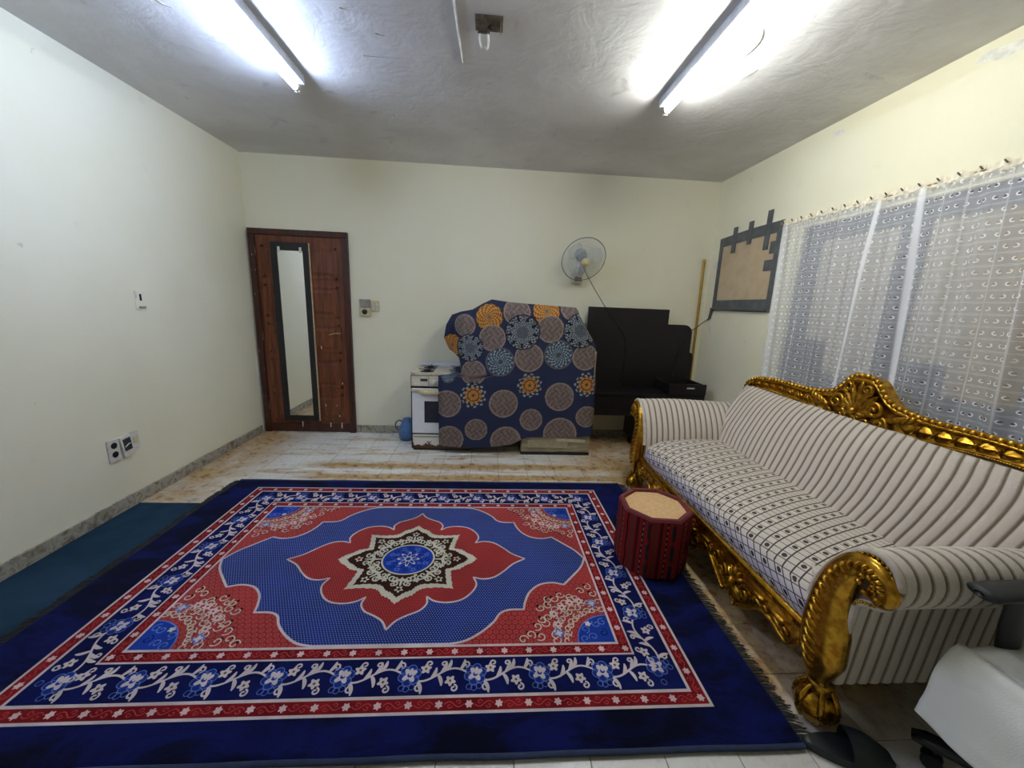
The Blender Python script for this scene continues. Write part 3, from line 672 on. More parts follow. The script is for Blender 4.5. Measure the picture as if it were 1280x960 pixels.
for y, z0, z1 in ((3.81, 2.05, 2.29), (3.585, 2.10, 2.30), (3.35, 2.02, 2.345)): tape([(y + .03, z0), (y + .03, z1), (y - .03, z1), (y - .03, z0)], .006)
for z0, z1, y1 in ((1.98, 2.08, 3.29), (1.84, 1.93, 3.33)): tape([(y1, z0), (y1, z1), (3.18, z1), (3.18, z0)], .006)
tape([(4.045, 1.52), (4.0, 1.52), (4.03, 1.40), (4.075, 1.385)], .008)
b = MB(); b.box(XT - .03, XT - .004, 3.2, 4.02, 1.50, 1.52, .004); b.build('bottom_ledge', TAPE, r)
o = MB().sweep(catmull([(XR - .012, 4.06, 1.40), (2.33, 4.09, 1.36), (2.26, 4.088, 1.30), (2.21, 4.082, 1.27), (2.16, 4.085, 1.22), (2.10, 4.085, 1.1), (2.06, 4.08, .75)], 6), .0045, 6).build('power_cable', MAT_BLACK, None, True, origin=(2.2, 4.08, 1.1))
tag(o, 'thin black cable running from the taped panel behind the black boards', 'cable')
# ------------------------------------------------------------------ window behind the curtain
FRM = plain('blue_grey_window_frame', (66, 74, 92), .5)
win = MB().box(XR + .075, XR + .095, WY0 - .01, WY1 + .01, WZ0 - .01, WZ1 + .01).build('window_1', plain('dark_shutter', (60, 62, 66), .8)); struct(win, 'papered window with blue-grey frame behind the lace curtain')
for nm, y0, y1, z0, z1 in (('window_frame', 2.81, WY1, WZ0, WZ1), ('window_frame', WY0, 1.55, WZ0, WZ1), ('window_frame', 1.55, 2.81, 2.02, WZ1), ('window_frame', 1.55, 2.81, WZ0, 1.08), ('window_mullion', 2.10, 2.25, 1.08, 2.02), ('window_frame', 2.62, 2.81, 1.08, 1.30), ('window_frame', 1.86, 2.10, 1.08, 1.24)):
    b = MB(); b.box(XR + .03, XR + .07, y0, y1, z0, z1, .003); b.build(nm, FRM, win)
def m_paper(nm, a, c):
    t = NT(nm); p = t.pos(); n = t.noise(t.V('MULTIPLY', p, (1, 2.5, .6)), 2.2, 3, .6); return t.fin(t.mix(t.ss(n, .35, .7), hexc(*a), hexc(*c)), .3)
for y0, y1, m in ((2.25, 2.81, m_paper('grey_beige_papered_glass', (190, 183, 170), (172, 167, 156))), (1.80, 2.10, m_paper('beige_papered_glass', (186, 177, 160), (168, 158, 139))), (1.55, 1.80, m_paper('tan_papered_glass', (176, 158, 126), (150, 132, 100)))):
    b = MB(); b.box(XR + .045, XR + .055, y0, y1, 1.08, 2.02); b.build('window_pane', m, win)

# ------------------------------------------------------------------ lace curtain
def m_lace():
    t = NT('white_lace'); s = t.sep(t.uv()); u, v = s[0], s[1]
    cz = .056; cu = .078
    row = t.M('FLOOR', t.M('DIVIDE', v, cz)); fv = t.M('SUBTRACT', t.M('FRACT', t.M('DIVIDE', v, cz)), .5)
    fu = t.M('SUBTRACT', t.M('FRACT', t.M('ADD', t.M('DIVIDE', u, cu), t.M('MULTIPLY', row, .5))), .5)
    X = t.M('ABSOLUTE', t.M('MULTIPLY', fu, cu)); Y = t.M('MULTIPLY', fv, cz)
    # pair of comma-shaped eyes
    d = t.M('POWER', t.M('ADD', t.M('POWER', t.M('SUBTRACT', X, .0145), 2.), t.M('POWER', t.M('MULTIPLY', Y, 1.25), 2.)), .5)
    ring = t.ss(t.M('ABSOLUTE', t.M('SUBTRACT', d, .0095)), .0045, .002)
    ring = t.M('MULTIPLY', ring, t.ss(t.M('SUBTRACT', X, t.M('MULTIPLY', Y, .6)), .009, .014, .25, 1.))
    hole = t.ss(d, .0075, .005)
    line = t.ss(t.M('ABSOLUTE', t.M('ADD', t.M('SUBTRACT', t.M('ABSOLUTE', Y), .0262), t.M('MULTIPLY', t.M('SINE', t.M('MULTIPLY', u, 80.)), .002))), .003, .001)
    mesh = t.noise(t.comb(t.M('MULTIPLY', u, 1.), t.M('MULTIPLY', v, 1.)), 420, 1)
    a = t.M('ADD', .22, t.M('MULTIPLY', mesh, .24))
    a = t.M('ADD', a, t.M('MULTIPLY', line, .14)); a = t.M('SUBTRACT', a, t.M('MULTIPLY', hole, .28)); a = t.M('MAXIMUM', a, t.M('MULTIPLY', ring, .9))
    fold = t.n('Attribute', attribute_name='fold').outputs['Fac']
    a = t.M('MAXIMUM', a, t.M('MULTIPLY', fold, .93))
    head = t.M('MAXIMUM', t.ss(v, 2.165, 2.18), t.ss(v, .915, .90)); a = t.M('MAXIMUM', a, t.M('MULTIPLY', head, .93))
    col = t.mix(t.ss(v, 2.15, 2.19), hexc(240, 240, 242), hexc(232, 222, 198))
    return t.fin(col, .8, spec=.1, Alpha=a, Subsurface_Weight=0.)
r = thing('lace_curtain', 'white sheer lace curtain with swirl pattern hanging over the window', 'curtain', (XR - .045, 2.2, .88))
nu, nv = 520, 40; pts = []; uvs = []; fold = []
YA, YZ = 1.02, 3.125; ZTc, ZBc = 2.205, .87
seams = [(2.345, 2.375, .022), (2.115, 2.05, .024), (3.105, 3.06, .035), (1.90, 1.86, .008), (1.62, 1.55, .010), (2.60, 2.62, .006), (2.84, 2.85, .006), (1.74, 1.70, .006), (2.0, 1.96, .006), (1.42, 1.36, .012)]
for j in range(nv):
    q = j / (nv - 1); z = ZTc + (ZBc - ZTc) * q
    for i in range(nu):
        y = YA + (YZ - YA) * i / (nu - 1)
        yy = y - .045 * q * (1 if y > 2.9 else .6)
        amp = .006 + .016 * min(1, q * 3)
        x = XR - .050 + amp * (math.sin(y * 31 + .6 * math.sin(y * 7)) + .6 * math.sin(y * 57 + 2 + q)) * .75 + (.004 * math.sin(y * 190) * max(0, 1 - q * 9))
        pts.append((x, yy, z + .010 * math.sin(y * 75) * max(0, 1 - q * 20))); uvs.append((y * 1.04, z))
        f = 0
        for a, c, wd in seams:
            cc = a + (c - a) * q * 1.2
            d = abs(yy - cc) / wd; f = max(f, min(1, max(0, 1.6 - d * 1.6)) * (.9 if .015 < wd < .03 else .62))
        fold.append(f)
b = MB(); b.grid(pts, nu, nv); o = b.build('lace_cloth', m_lace(), r, True, uv=uvs)
o.data.attributes.new('fold', 'FLOAT', 'POINT').data.foreach_set('value', np.array(fold, np.float32))
b = MB(); b.sweep([(XR - .040, 1.0, 2.192), (XR - .043, 2.2, 2.185), (XR - .040, 3.14, 2.192)], .004, 6); b.build('curtain_wire', BRASS, r, True)
for k in range(24):  # dark strips standing in for the shaded gaps between the header's gathers
    y = 1.05 + k * .0895; b = MB(); b.box(XR - .068, XR - .062, y - .003, y + .003, 2.184, 2.206, .001, Matrix.Rotation(-.7, 3, 'X')); b.build('gather_gap_shade', plain('dark_gather_gap', (60, 50, 36), .5) if k == 0 else bpy.data.materials['dark_gather_gap'], r)
for y in (1.0, 3.145): b = MB(); b.box(XR - .055, XR, y - .006, y + .006, 2.18, 2.204, .002); b.build('wire_bracket', MAT_STEEL, r)

# ------------------------------------------------------------------ sofa
SU, SV = 1.25, 1.985           # front plane x, middle y
def SP(u, v, z): return (SU + u, SV + v, z)
def m_gold():
    t = NT('carved_gilt_wood'); p = t.obj()
    v1 = t.vor(p, 42, 'SMOOTH_F1'); n = t.noise(p, 30, 4, .6, .8); n2 = t.noise(p, 7, 3)
    t.bump(t.M('ADD', t.M('MULTIPLY', v1, .6), t.M('MULTIPLY', n, .5)), .45, .008)
    col = t.mix(t.ss(n, .3, .7), hexc(138, 92, 20), hexc(198, 152, 46)); col = t.mix(t.ss(v1, .02, .12), hexc(92, 58, 10), col)
    return t.fin(col, t.ss(n2, .3, .7, .22, .38), .92)
def m_gold_smooth():
    t = NT('gilt_wood'); p = t.obj(); n = t.noise(p, 40, 3); t.bump(n, .12, .004)
    return t.fin(t.mix(t.ss(n, .3, .7), hexc(160, 110, 28), hexc(204, 158, 52)), .26, .92)
GOLD, GOLDS = m_gold(), m_gold_smooth()
def m_stripe():
    t = NT('ribbed_chenille'); s = t.sep(t.uv()); f = t.M('ABSOLUTE', t.M('SUBTRACT', t.M('FRACT', s[0]), .5))
    p = t.pos(); n = t.noise(p, 160, 2); n2 = t.noise(p, 5, 3)
    col = t.mix(n2, hexc(196, 184, 170), hexc(212, 202, 190))
    col = t.mix(t.ss(f, .27, .48), col, hexc(118, 102, 84)); t.bump(n, .5, .004)  # brown shadow lines of the grooves between ribs, put into the colour
    return t.fin(col, .9, spec=.15, Sheen_Weight=.3)
STR = m_stripe()
def m_seat():
    t = NT('lattice_seat_fabric'); s = t.sep(t.uv()); a, c = s[0], s[1]       # a along the sofa, c from the front hem up and back
    front = t.ss(c, .19, .10)
    P1, P2 = .046, .036
    # strong diagonal lines and thin cross lines; on the front drop both make diamonds
    a1 = t.M('DIVIDE', t.M('SUBTRACT', a, t.M('ADD', t.M('MULTIPLY', t.M('MINIMUM', c, .17), 1.25), t.M('MULTIPLY', t.M('MAXIMUM', t.M('SUBTRACT', c, .17), 0.), .34))), P1); a2 = t.M('DIVIDE', t.M('ADD', c, t.M('MULTIPLY', a, .22)), P2)
    n = t.noise(t.pos(), 60, 2); a1 = t.M('ADD', a1, t.M('MULTIPLY', n, .06)); a2 = t.M('ADD', a2, t.M('MULTIPLY', n, .08))
    f1 = t.M('SUBTRACT', t.M('FRACT', a1), .5); f2 = t.M('SUBTRACT', t.M('FRACT', a2), .5)
    l1 = t.ss(t.M('ABSOLUTE', f1), .39, .45); l2 = t.ss(t.M('ABSOLUTE', f2), .40, .46)
    par = t.M('LESS_THAN', t.M('MODULO', t.M('ADD', t.M('FLOOR', a1), 400.), 2.), .5)
    par2 = t.M('LESS_THAN', t.M('MODULO', t.M('ADD', t.M('FLOOR', a2), 400.), 2.), .5)
    dd = t.M('POWER', t.M('ADD', t.M('POWER', t.M('MULTIPLY', f1, 1.15), 2.), t.M('POWER', f2, 2.)), .5)
    dot = t.M('MULTIPLY', t.M('MULTIPLY', t.ss(dd, .34, .28), par), par2)
    ringw = t.M('MULTIPLY', dot, t.ss(dd, .15, .10, 0, .8))
    thin = t.M('MULTIPLY', t.ss(t.M('ABSOLUTE', t.M('SUBTRACT', t.M('FRACT', t.M('MULTIPLY', a2, 3.)), .5)), .38, .46), t.M('MULTIPLY', t.M('SUBTRACT', 1., par), t.ss(c, .2, .3)))
    line = t.M('MAXIMUM', t.M('MAXIMUM', l1, t.M('MULTIPLY', l2, .85)), t.M('MAXIMUM', dot, t.M('MULTIPLY', thin, .5)))
    base = t.mix(front, hexc(214, 204, 190), hexc(204, 198, 210)); base = t.mix(t.M('MULTIPLY', n, .35), base, hexc(172, 160, 148))
    dark = t.mix(front, hexc(74, 64, 58), hexc(38, 34, 54))
    t.bump(n, .4, .003)
    return t.fin(t.mix(line, base, dark), .8, spec=.2)
r = sofa = thing('carved_sofa', 'long gilt carved sofa with ribbed beige upholstery beside the window', 'sofa', (SU + .5, SV, 0))
HL = .95
# seat: domed, rolled front
prof = [(.035, .27), (.01, .30), (.0, .35), (.012, .40), (.05, .440), (.12, .468), (.25, .488), (.42, .497), (.58, .492), (.72, .475)]
pr = catmull(prof, 5); nvv = 90; pts = []; uvs = []; L = [0]
for k in range(1, len(pr)): L.append(L[-1] + np.linalg.norm(pr[k] - pr[k - 1]))
for j in range(nvv):
    v = -.845 + 1.69 * j / (nvv - 1); e = max(0, (abs(v) - .70) / .145)
    for k, (u, z) in enumerate(pr):
        dz = -.028 * e ** 2 * min(1, k / 10) + .005 * noise.noise(Vector((v * 4, u * 5, 0)))
        pts.append(SP(u + .02 * e ** 2 * (1 if k < 25 else 0) + .006 * noise.noise(Vector((v * 6, z * 5, 3))), v, z + dz)); uvs.append((v, L[k]))
b = MB(); b.grid(pts, len(pr), nvv); b.build('seat_cushion', m_seat(), r, True, uv=uvs)
# a fold of pale lining where the cover is tucked in at the near arm
b = MB(); b.sweep(catmull([SP(.03, -.80, .47), SP(.06, -.765, .462), SP(.085, -.72, .462), SP(.11, -.67, .475)], 6), [.004 + .010 * math.sin(PI * (k + .5) / 19) for k in range(19)], 8); b.build('cover_fold', plain('pale_lining', (206, 196, 182), .9), r, True)
# dark under-frame
b = MB(); b.box(SU + .06, SU + .90, SV - .86, SV + .86, .185, .29); b.build('seat_frame', plain('dark_frame_wood', (44, 34, 24), .8), r)
# backrest with vertical ribs
bp = catmull([(.57, .40), (.60, .46), (.645, .56), (.70, .68), (.76, .80), (.81, .875), (.85, .915)], 4); NR = 40; per = 8; pts = []; uvs = []
n2 = NR * per + 1
for (u, z) in bp:
    hl = HL - .04 * max(0, (z - .80) / .12) ** 2 - .03 * max(0, (.6 - z) / .2)
    for i in range(n2):
        s = i / per; v = -hl + 2 * hl * i / (n2 - 1); rb = abs(math.sin(PI * s)) ** .6 * .009
        ee = max(0, (abs(v) - (hl - .05)) / .05); crown = .03 * (1 - (v / hl) ** 2)
        pts.append(SP(u - rb - crown + .10 * ee ** 2 + .006 * noise.noise(Vector((v * 3, z * 6, 4))), v + .012 * math.sin(z * 9 + v * 3), z)); uvs.append((s, z))
b = MB(); b.grid(pts, n2, len(bp), flip=True); b.build('backrest', STR, r, True, uv=uvs)
# padded back shell
b = MB(); sh = [(.70, .20), (.60, .42), (.72, .66), (.80, .82), (.87, .92), (.93, .92), (.95, .80), (.955, .20)]
b.extrude([SP(u, -.945, z) for u, z in sh], (0, 1.89, 0)); b.build('back_shell', plain('beige_back_cloth', (184, 172, 156), .9), r)
# arms
ap = catmull([(.785, .20), (.79, .34), (.795, .43), (.808, .51), (.835, .585), (.868, .645), (.905, .695), (.95, .735), (1.0, .747), (1.045, .727), (1.068, .68), (1.058, .625), (1.025, .585), (.985, .567), (.962, .54), (.955, .46), (.95, .36), (.945, .26), (.94, .195)], 3)
NA = 19; per = 7
for sg in (-1, 1):
    pts = []; uvs = []
    m = len(ap)
    for i in range(NA * per + 1):
        s = i / per; u = .005 + .86 * i / (NA * per); rb = abs(math.sin(PI * s)) ** .6 * .006
        sag = .008 * math.sin(u * 6)
        c = np.array((.96, .60))
        for k, (v, z) in enumerate(ap):
            tx = ap[min(k + 1, m - 1)] - ap[max(k - 1, 0)]; nn = np.array((-tx[1], tx[0])); nn /= np.linalg.norm(nn)
            q = np.array((v, z)) + nn * rb; q[1] += sag * max(0, (z - .5) / .25)
            pts.append(SP(u, sg * q[0], q[1])); uvs.append((s, k / 10))
    b = MB(); b.grid(pts, m, NA * per + 1, flip=(sg > 0))
    for i in (0, NA * per): b.f.append(tuple(range(i * m, i * m + m))); b.mi.append(0)
    b.build('armrest', STR, r, True, uv=uvs)
    # pleated fabric rim around the scroll
    rim = [SP(-.004, sg * v, z) for v, z in ap[6:-8]]; b = MB(); b.sweep(rim, .012, 8); b.build('arm_piping', plain('beige_piping', (200, 188, 174), .9), r, True)
    # gilt scroll: foot, ankle, swelling knee, S-shaped arm front and rolled end
    sc = MB()
    def fp(v, z, u=0.): return SP(u - .012, sg * v, z)
    spine = catmull([(.905, .145), (.895, .20), (.893, .28), (.890, .36), (.885, .44), (.885, .52), (.900, .60), (.935, .665), (.985, .695), (1.025, .685), (1.045, .655), (1.035, .625), (1.008, .622), (1.000, .645)], 5)
    rad = np.interp(np.linspace(0, 1, len(spine)), [0, .06, .16, .26, .36, .48, .6, .7, .8, .9, 1], [.034, .045, .085, .084, .070, .052, .040, .036, .034, .028, .014])
    sc.sweep([fp(v, z) for v, z in spine], [(float(q), float(q) * .62) for q in rad], 14, up=(1, 0, 0))
    scr = sc.build('arm_scroll', GOLDS, r, True)
    rope = MB()                                        # slanting acanthus ridges down the front
    for k in range(8, len(spine) - 14, 2):
        v, z = spine[k]; w_ = float(rad[k]); tx = spine[k + 1] - spine[k - 1]; tx /= np.linalg.norm(tx)
        d1 = Vector((0, sg * (tx[0] * .5 - tx[1] * .86), tx[1] * .5 + tx[0] * .86)); d2 = Vector((0, sg * tx[0], tx[1]))
        off = w_ * .08
        rope.ell(fp(v - off * .9, z, -.62 * w_ * .93), d1 * (w_ * .42), Vector((.016, 0, 0)), (d2 - d1 * d2.dot(d1)).normalized() * .0085, 8, 5)
    for k in range(10, 44, 3):                           # fluted leaf on the outer half
        v, z = spine[k]; w_ = float(rad[k]); tx = spine[k + 1] - spine[k - 1]; tx /= np.linalg.norm(tx)
        rope.ell(fp(v + w_ * .45, z, -.62 * w_ * .55), Vector((0, sg * tx[0], tx[1])) * .03, Vector((.013, 0, 0)), Vector((0, sg * -tx[1], tx[0])) * .010, 8, 5)
    for a in range(7):                                   # carved eye of the scroll
        th = a * .9; rr = .012 + .006 * a
        rope.ell(fp(1.008 + rr * math.cos(th), .655 + rr * math.sin(th) * .9, -.022), (.012, 0, 0), (0, .012, 0), (0, 0, .012), 8, 5)
    rope.build('carved_ridges', GOLD, scr, True)
    nail = MB()
    for k in range(12, len(ap) - 12): v, z = ap[k]; c = np.array((.97, .62)); q = np.array((v, z)) * .93 + c * .07; nail.ball(SP(-.016, sg * q[0], q[1]), .006, 6, 4)
    nail.build('stud_trim', GOLDS, scr, True)
    # carved ball foot
    ft = MB(); cx, cy, cz = SP(.0, sg * .905, .068)
    ft.ell((cx, cy, cz), (.068, 0, 0), (0, .066, 0), (0, 0, .069), 18, 12)
    for a in range(6): th = a * PI / 3; ft.sweep(catmull([(cx + .03 * math.cos(th), cy + .03 * math.sin(th), .155), (cx + .058 * math.cos(th), cy + .055 * math.sin(th), .115), (cx + .069 * math.cos(th), cy + .065 * math.sin(th), .065), (cx + .05 * math.cos(th), cy + .048 * math.sin(th), .018)], 4), [.006 + .005 * math.sin(PI * k / 12) for k in range(13)], 6)
    ft.lathe([(.032, .125), (.042, .14), (.036, .155), (.040, .17)], (cx, cy, 0), 12)
    ft.build('ball_foot', GOLD, r, True)
    b = MB(); b.lathe([(.025, 0), (.03, .05), (.035, .2)], SP(.88, sg * .86, 0), 12); b.build('rear_leg', GOLDS, r, True)
# apron: carved, scalloped front rail
TOPZ = .318; bt = [(0, .085), (.06, .10), (.12, .15), (.19, .185), (.25, .16), (.31, .12), (.37, .085), (.43, .075), (.49, .09), (.54, .13), (.60, .185), (.68, .205), (.72, .165), (.77, .16), (.80, .21), (.84, .24)]
nn = 130; rows = []; 
for i in range(nn):
    v = -.84 + 1.68 * i / (nn - 1); zb = float(np.interp(abs(v), [a for a, c in bt], [c for a, c in bt]))
    sec = [(.05, TOPZ - .004), (.0, TOPZ), (-.018, TOPZ - .008), (-.016, TOPZ - .022), (-.004, TOPZ - .03), (-.010, TOPZ - .05), (-.020, (TOPZ + zb) / 2), (-.022, zb + .022), (-.014, zb + .004), (.004, zb), (.05, zb + .01)]
    rows.extend(SP(u, v, z) for u, z in sec)
b = MB(); b.grid(rows, 11, nn, flip=True); ap_o = b.build('apron', GOLDS, r, True)
cv = MB()
def spiral(c, r0, turns, dirn, a0, th, thick=.009):
    pts = []; n = 22
    for k in range(n):
        q = k / (n - 1); a = a0 + dirn * turns * 2 * PI * q; rr = r0 * (1 - q * .86); pts.append(SP(th - .012 * q, c[0] + rr * math.cos(a), c[1] + rr * math.sin(a)))
    cv.sweep(pts, [thick * (1 - .35 * k / (n - 1)) for k in range(n)], 7, up=(1, 0, 0))
def leaf(c, ang, ln, wd, th=-.022): 
    d = Vector((0, math.cos(ang), math.sin(ang))); e = Vector((0, -math.sin(ang), math.cos(ang)))
    cv.ell(Vector(SP(th, c[0], c[1])) + d * (ln / 2), d * (ln / 2), e * (wd / 2), Vector((.014, 0, 0)), 8, 5)
for v0 in (-.42, 0, .42):
    for a in range(7): leaf((v0, .185), PI / 2 + (a - 3) * .42 + PI, .10 - .008 * abs(a - 3), .026)
    for a in range(5): leaf((v0, .20), PI / 2 + (a - 2) * .5, .07, .024)
    cv.ball(SP(-.035, v0, .195), .020, 10, 7)
    for sg in (-1, 1): spiral((v0 + sg * .085, .19), .034, 1.4, sg, PI / 2, -.022); spiral((v0 + sg * .15, .235), .026, 1.3, -sg, -PI / 2, -.02)
for v0 in (-.745, .745, -.63, .63, -.21, .21):
    spiral((v0, .225), .030, 1.3, 1 if v0 > 0 else -1, PI / 2, -.02); leaf((v0, .25), PI if v0 > 0 else 0, .09, .022); leaf((v0, .21), .4 if v0 < 0 else PI - .4, .08, .02)
for sg in (-1, 1):
    cv.sweep(catmull([SP(-.022, sg * .80, .235), SP(-.024, sg * .76, .185), SP(-.024, sg * .69, .205), SP(-.024, sg * .60, .20), SP(-.026, sg * .53, .14), SP(-.026, sg * .45, .09)], 5), .011, 8, up=(1, 0, 0))
    cv.sweep(catmull([SP(-.024, sg * .36, .095), SP(-.024, sg * .28, .15), SP(-.024, sg * .2, .195), SP(-.024, sg * .11, .16), SP(-.026, sg * .05, .10)], 5), .011, 8, up=(1, 0, 0))
cv.build('apron_carving', GOLD, ap_o, True)
# crest rail
TT = [(0, 1.150), (.05, 1.146), (.085, 1.122), (.11, 1.090), (.15, 1.048), (.20, 1.020), (.30, 1.002), (.40, .997), (.55, .998), (.70, .992), (.82, .978), (.90, .955), (.945, .915), (.965, .86), (.97, .80)]
BT = [(0, .885), (.1, .873), (.2, .868), (.3, .885), (.4, .902), (.55, .918), (.70, .922), (.82, .912), (.89, .888), (.92, .86), (.932, .82), (.936, .795)]
def crv(tab, v): return float(np.interp(abs(v), [a for a, c in tab], [c for a, c in tab]))
top_pts = catmull([(-a, c) for a, c in TT[:0:-1]] + TT, 6); bot_pts = catmull([(-a, c) for a, c in BT[:0:-1]] + BT, 6)
def resample(pp, n):
    pp = np.array(pp); d = np.r_[0, np.cumsum(np.linalg.norm(np.diff(pp, axis=0), axis=1))]; t_ = np.linspace(0, d[-1], n); return np.c_[np.interp(t_, d, pp[:, 0]), np.interp(t_, d, pp[:, 1])]
tp, bo = resample(top_pts, 161), resample(bot_pts, 161); rows = []
for (tv, tz), (bv, bz) in zip(tp, bo):
    mv, mz = (tv + bv) / 2, (tz + bz) / 2
    for q, u in ((0, .935), (.0, .875), (.02, .855), (.12, .845), (.16, .862), (.5, .858), (.82, .862), (.86, .850), (.97, .850), (1, .865), (1., .935)):
        rows.append(SP(u + .02 * (bz + (tz - bz) * q - .9), bv + (tv - bv) * q, bz + (tz - bz) * q))
b = MB(); b.grid(rows, 11, 161, flip=True); crest = b.build('crest_rail', GOLDS, r, True)
b = MB(); rows = [(SP(.935, *p)) for p in tp] + [SP(.935, *p) for p in bo]; b.grid(rows, 161, 2, flip=True); b.build('crest_back', GOLDS, crest)
bd = MB()
for v, z in resample(top_pts, 74): bd.ball(SP(.866, v, z + .005), .0175, 8, 6)
bd.build('bead_row', GOLDS, crest, True)
bd = MB()
for v, z in resample(bot_pts, 210): bd.ball(SP(.845, v, z), .0062, 6, 4)
bd.build('rope_trim', GOLDS, crest, True)
cv = MB()
# shell and acanthus in the middle
for a in range(9): th = PI / 2 + (a - 4) * .36 + .08; leaf((0, .955), th, .185 - .012 * abs(a - 4), .040, .845)
for a in range(7): th = -PI / 2 + (a - 3) * .5; leaf((0, .945), th, .075, .026, .842)
for sg in (-1, 1):
    spiral((sg * .075, .905), .042, 1.5, sg, PI / 2, .84, .012); spiral((sg * .115, .985), .048, 1.5, -sg, 0 if sg < 0 else PI, .84, .013); spiral((sg * .055, 1.085), .032, 1.4, sg, -PI / 2, .84, .010); spiral((sg * .16, .92), .034, 1.4, -sg, PI / 2, .842, .010)
    for k in range(5): leaf((sg * (.16 + k * .03), .93 + .008 * k), (PI / 2 - sg * (.9 - .1 * k)), .085 - .008 * k, .026, .848)
    for k in range(8):                          # faceted diamonds and leaves running out along the rail
        v = sg * (.27 + k * .078); zt, zb = crv(TT, v), crv(BT, v); zc = (zt + zb) / 2; hh = (zt - zb) * .33
        d = [SP(.862, v - .042, zc), SP(.862, v, zc - hh), SP(.862, v + .042, zc), SP(.862, v, zc + hh), SP(.838, v, zc)]
        cv.add(d, [(0, 4, 1), (1, 4, 2), (2, 4, 3), (3, 4, 0)])
        leaf((v + sg * .039, zc - hh * .6), PI / 2 - sg * .5, hh * 1.4, .012, .852)
cv.ball(SP(.832, 0, .955), .022, 10, 7)
for k in range(9): a = k * 2 * PI / 9; cv.ball(SP(.842, .033 * math.cos(a), .955 + .033 * math.sin(a)), .009, 7, 5)
cv.build('crest_carving', GOLD, crest, True, sharp=55)
# ------------------------------------------------------------------ floor mat and rug
def m_pile(nm, a, c, sc=3., rough=.95, fib=240, sheen=.4):
    t = NT(nm); p = t.pos(); n = t.noise(p, sc, 4, .6, .5); f = t.noise(p, fib, 2)
    col = t.mix(t.ss(n, .32, .70), hexc(*a), hexc(*c)); col = t.mix(t.M('MULTIPLY', f, .25), col, (.002, .002, .006)); t.bump(f, .5, .004)
    return t.fin(col, rough, spec=.1, Sheen_Weight=sheen, Sheen_Tint=tuple(hexc(*c)) + (1,))
o = MB().box(XL + .02, -1.55, .30, 2.605, 0, .005, .002).build('floor_mat', m_pile('teal_felt', (30, 52, 70), (42, 68, 88), 2., sheen=.1), None, origin=(-2.0, 1.45, 0)); tag(o, 'plain dark teal floor mat along the left wall, partly under the rug', 'mat')
CX, CY = -.425, 1.970
ZR = .0165; LZ = .00012
rug = thing('area_rug', 'large blue and red rug with central medallion and floral borders', 'rug', (CX, CY, 0))
def m_navy():
    t = NT('navy_pile'); p = t.pos(); n = t.noise(t.V('MULTIPLY', p, (1., 2.2, 1)), 2.6, 5, .65, .9); f = t.noise(p, 260, 2); sp = t.noise(p, 14, 4, .7)
    col = t.mix(t.ss(n, .38, .62), hexc(4, 6, 26), hexc(13, 20, 76)); col = t.mix(t.ss(sp, .60, .8, 0, .5), col, hexc(4, 5, 20)); t.bump(f, .5, .004)
    return t.fin(col, .85, spec=.08, Sheen_Weight=.10, Sheen_Tint=(.25, .32, .8, 1))
NAVY = m_navy()
def dots(nm, base, dot, pitch, rad, ring=False, base2=None):
    t = NT(nm); s = t.sep(t.obj()); x, y = t.M('DIVIDE', s[0], pitch), t.M('DIVIDE', s[1], pitch * .866)
    row = t.M('FLOOR', y); fx = t.M('SUBTRACT', t.M('FRACT', t.M('ADD', x, t.M('MULTIPLY', row, .5))), .5); fy = t.M('MULTIPLY', t.M('SUBTRACT', t.M('FRACT', y), .5), .866)
    d = t.M('POWER', t.M('ADD', t.M('POWER', fx, 2.), t.M('POWER', fy, 2.)), .5)
    m = t.ss(t.M('ABSOLUTE', t.M('SUBTRACT', d, .30)), .10, .05) if ring else t.ss(d, rad, rad * .6)
    if ring: m = t.M('MAXIMUM', m, t.ss(d, .12, .06))
    n = t.noise(t.pos(), 3, 3); f = t.noise(t.pos(), 260, 2)
    c = t.mix(t.ss(n, .35, .65), hexc(*base), hexc(*(base2 or base))); c = t.mix(m, c, hexc(*dot)); t.bump(f, .4, .003)
    return t.fin(c, .9, spec=.1, Sheen_Weight=.2)
def pilec(nm, rgb): return m_pile(nm, tuple(int(c * .9) for c in rgb), rgb, 6., sheen=.15)
M_WHT, M_RED, M_FLO = pilec('ivory_pile', (222, 206, 202)), m_pile('red_pile', (108, 16, 23), (144, 29, 34), 5., sheen=.15), m_pile('floral_band_blue', (11, 16, 62), (17, 26, 90), 4., sheen=.25)
M_SPA = dots('red_rosette_pile', (130, 22, 26), (172, 70, 66), .030, .3, True, (158, 32, 34)); M_FLD = dots('blue_dotted_pile', (13, 25, 94), (112, 140, 204), .0125, .26, False, (18, 34, 114)); M_MED = dots('red_dotted_pile', (128, 20, 24), (180, 84, 78), .0125, .24, False, (144, 27, 29))
M_BRN, M_CRM, M_CIR, M_LBL, M_PNK, M_LRD, M_GRN = pilec('brown_pile', (62, 32, 22)), pilec('cream_pile', (214, 208, 186)), pilec('bright_blue_pile', (34, 66, 168)), pilec('light_blue_pile', (98, 128, 206)), pilec('pink_white_pile', (232, 200, 196)), pilec('light_red_pile', (186, 70, 66)), pilec('olive_pile', (112, 88, 60)); M_FLQ = pilec('mid_blue_pile', (30, 52, 132))
MATS = [M_WHT, M_RED, M_FLO, M_SPA, M_FLD, M_MED, M_BRN, M_CRM, M_CIR, M_LBL, M_PNK, M_LRD, M_GRN, M_FLQ]
WHT, RED, FLO, SPA, FLD, MDL, BRN, CRM, CIR, LBL, PNK, LRD, GRN, FLQ = range(14)
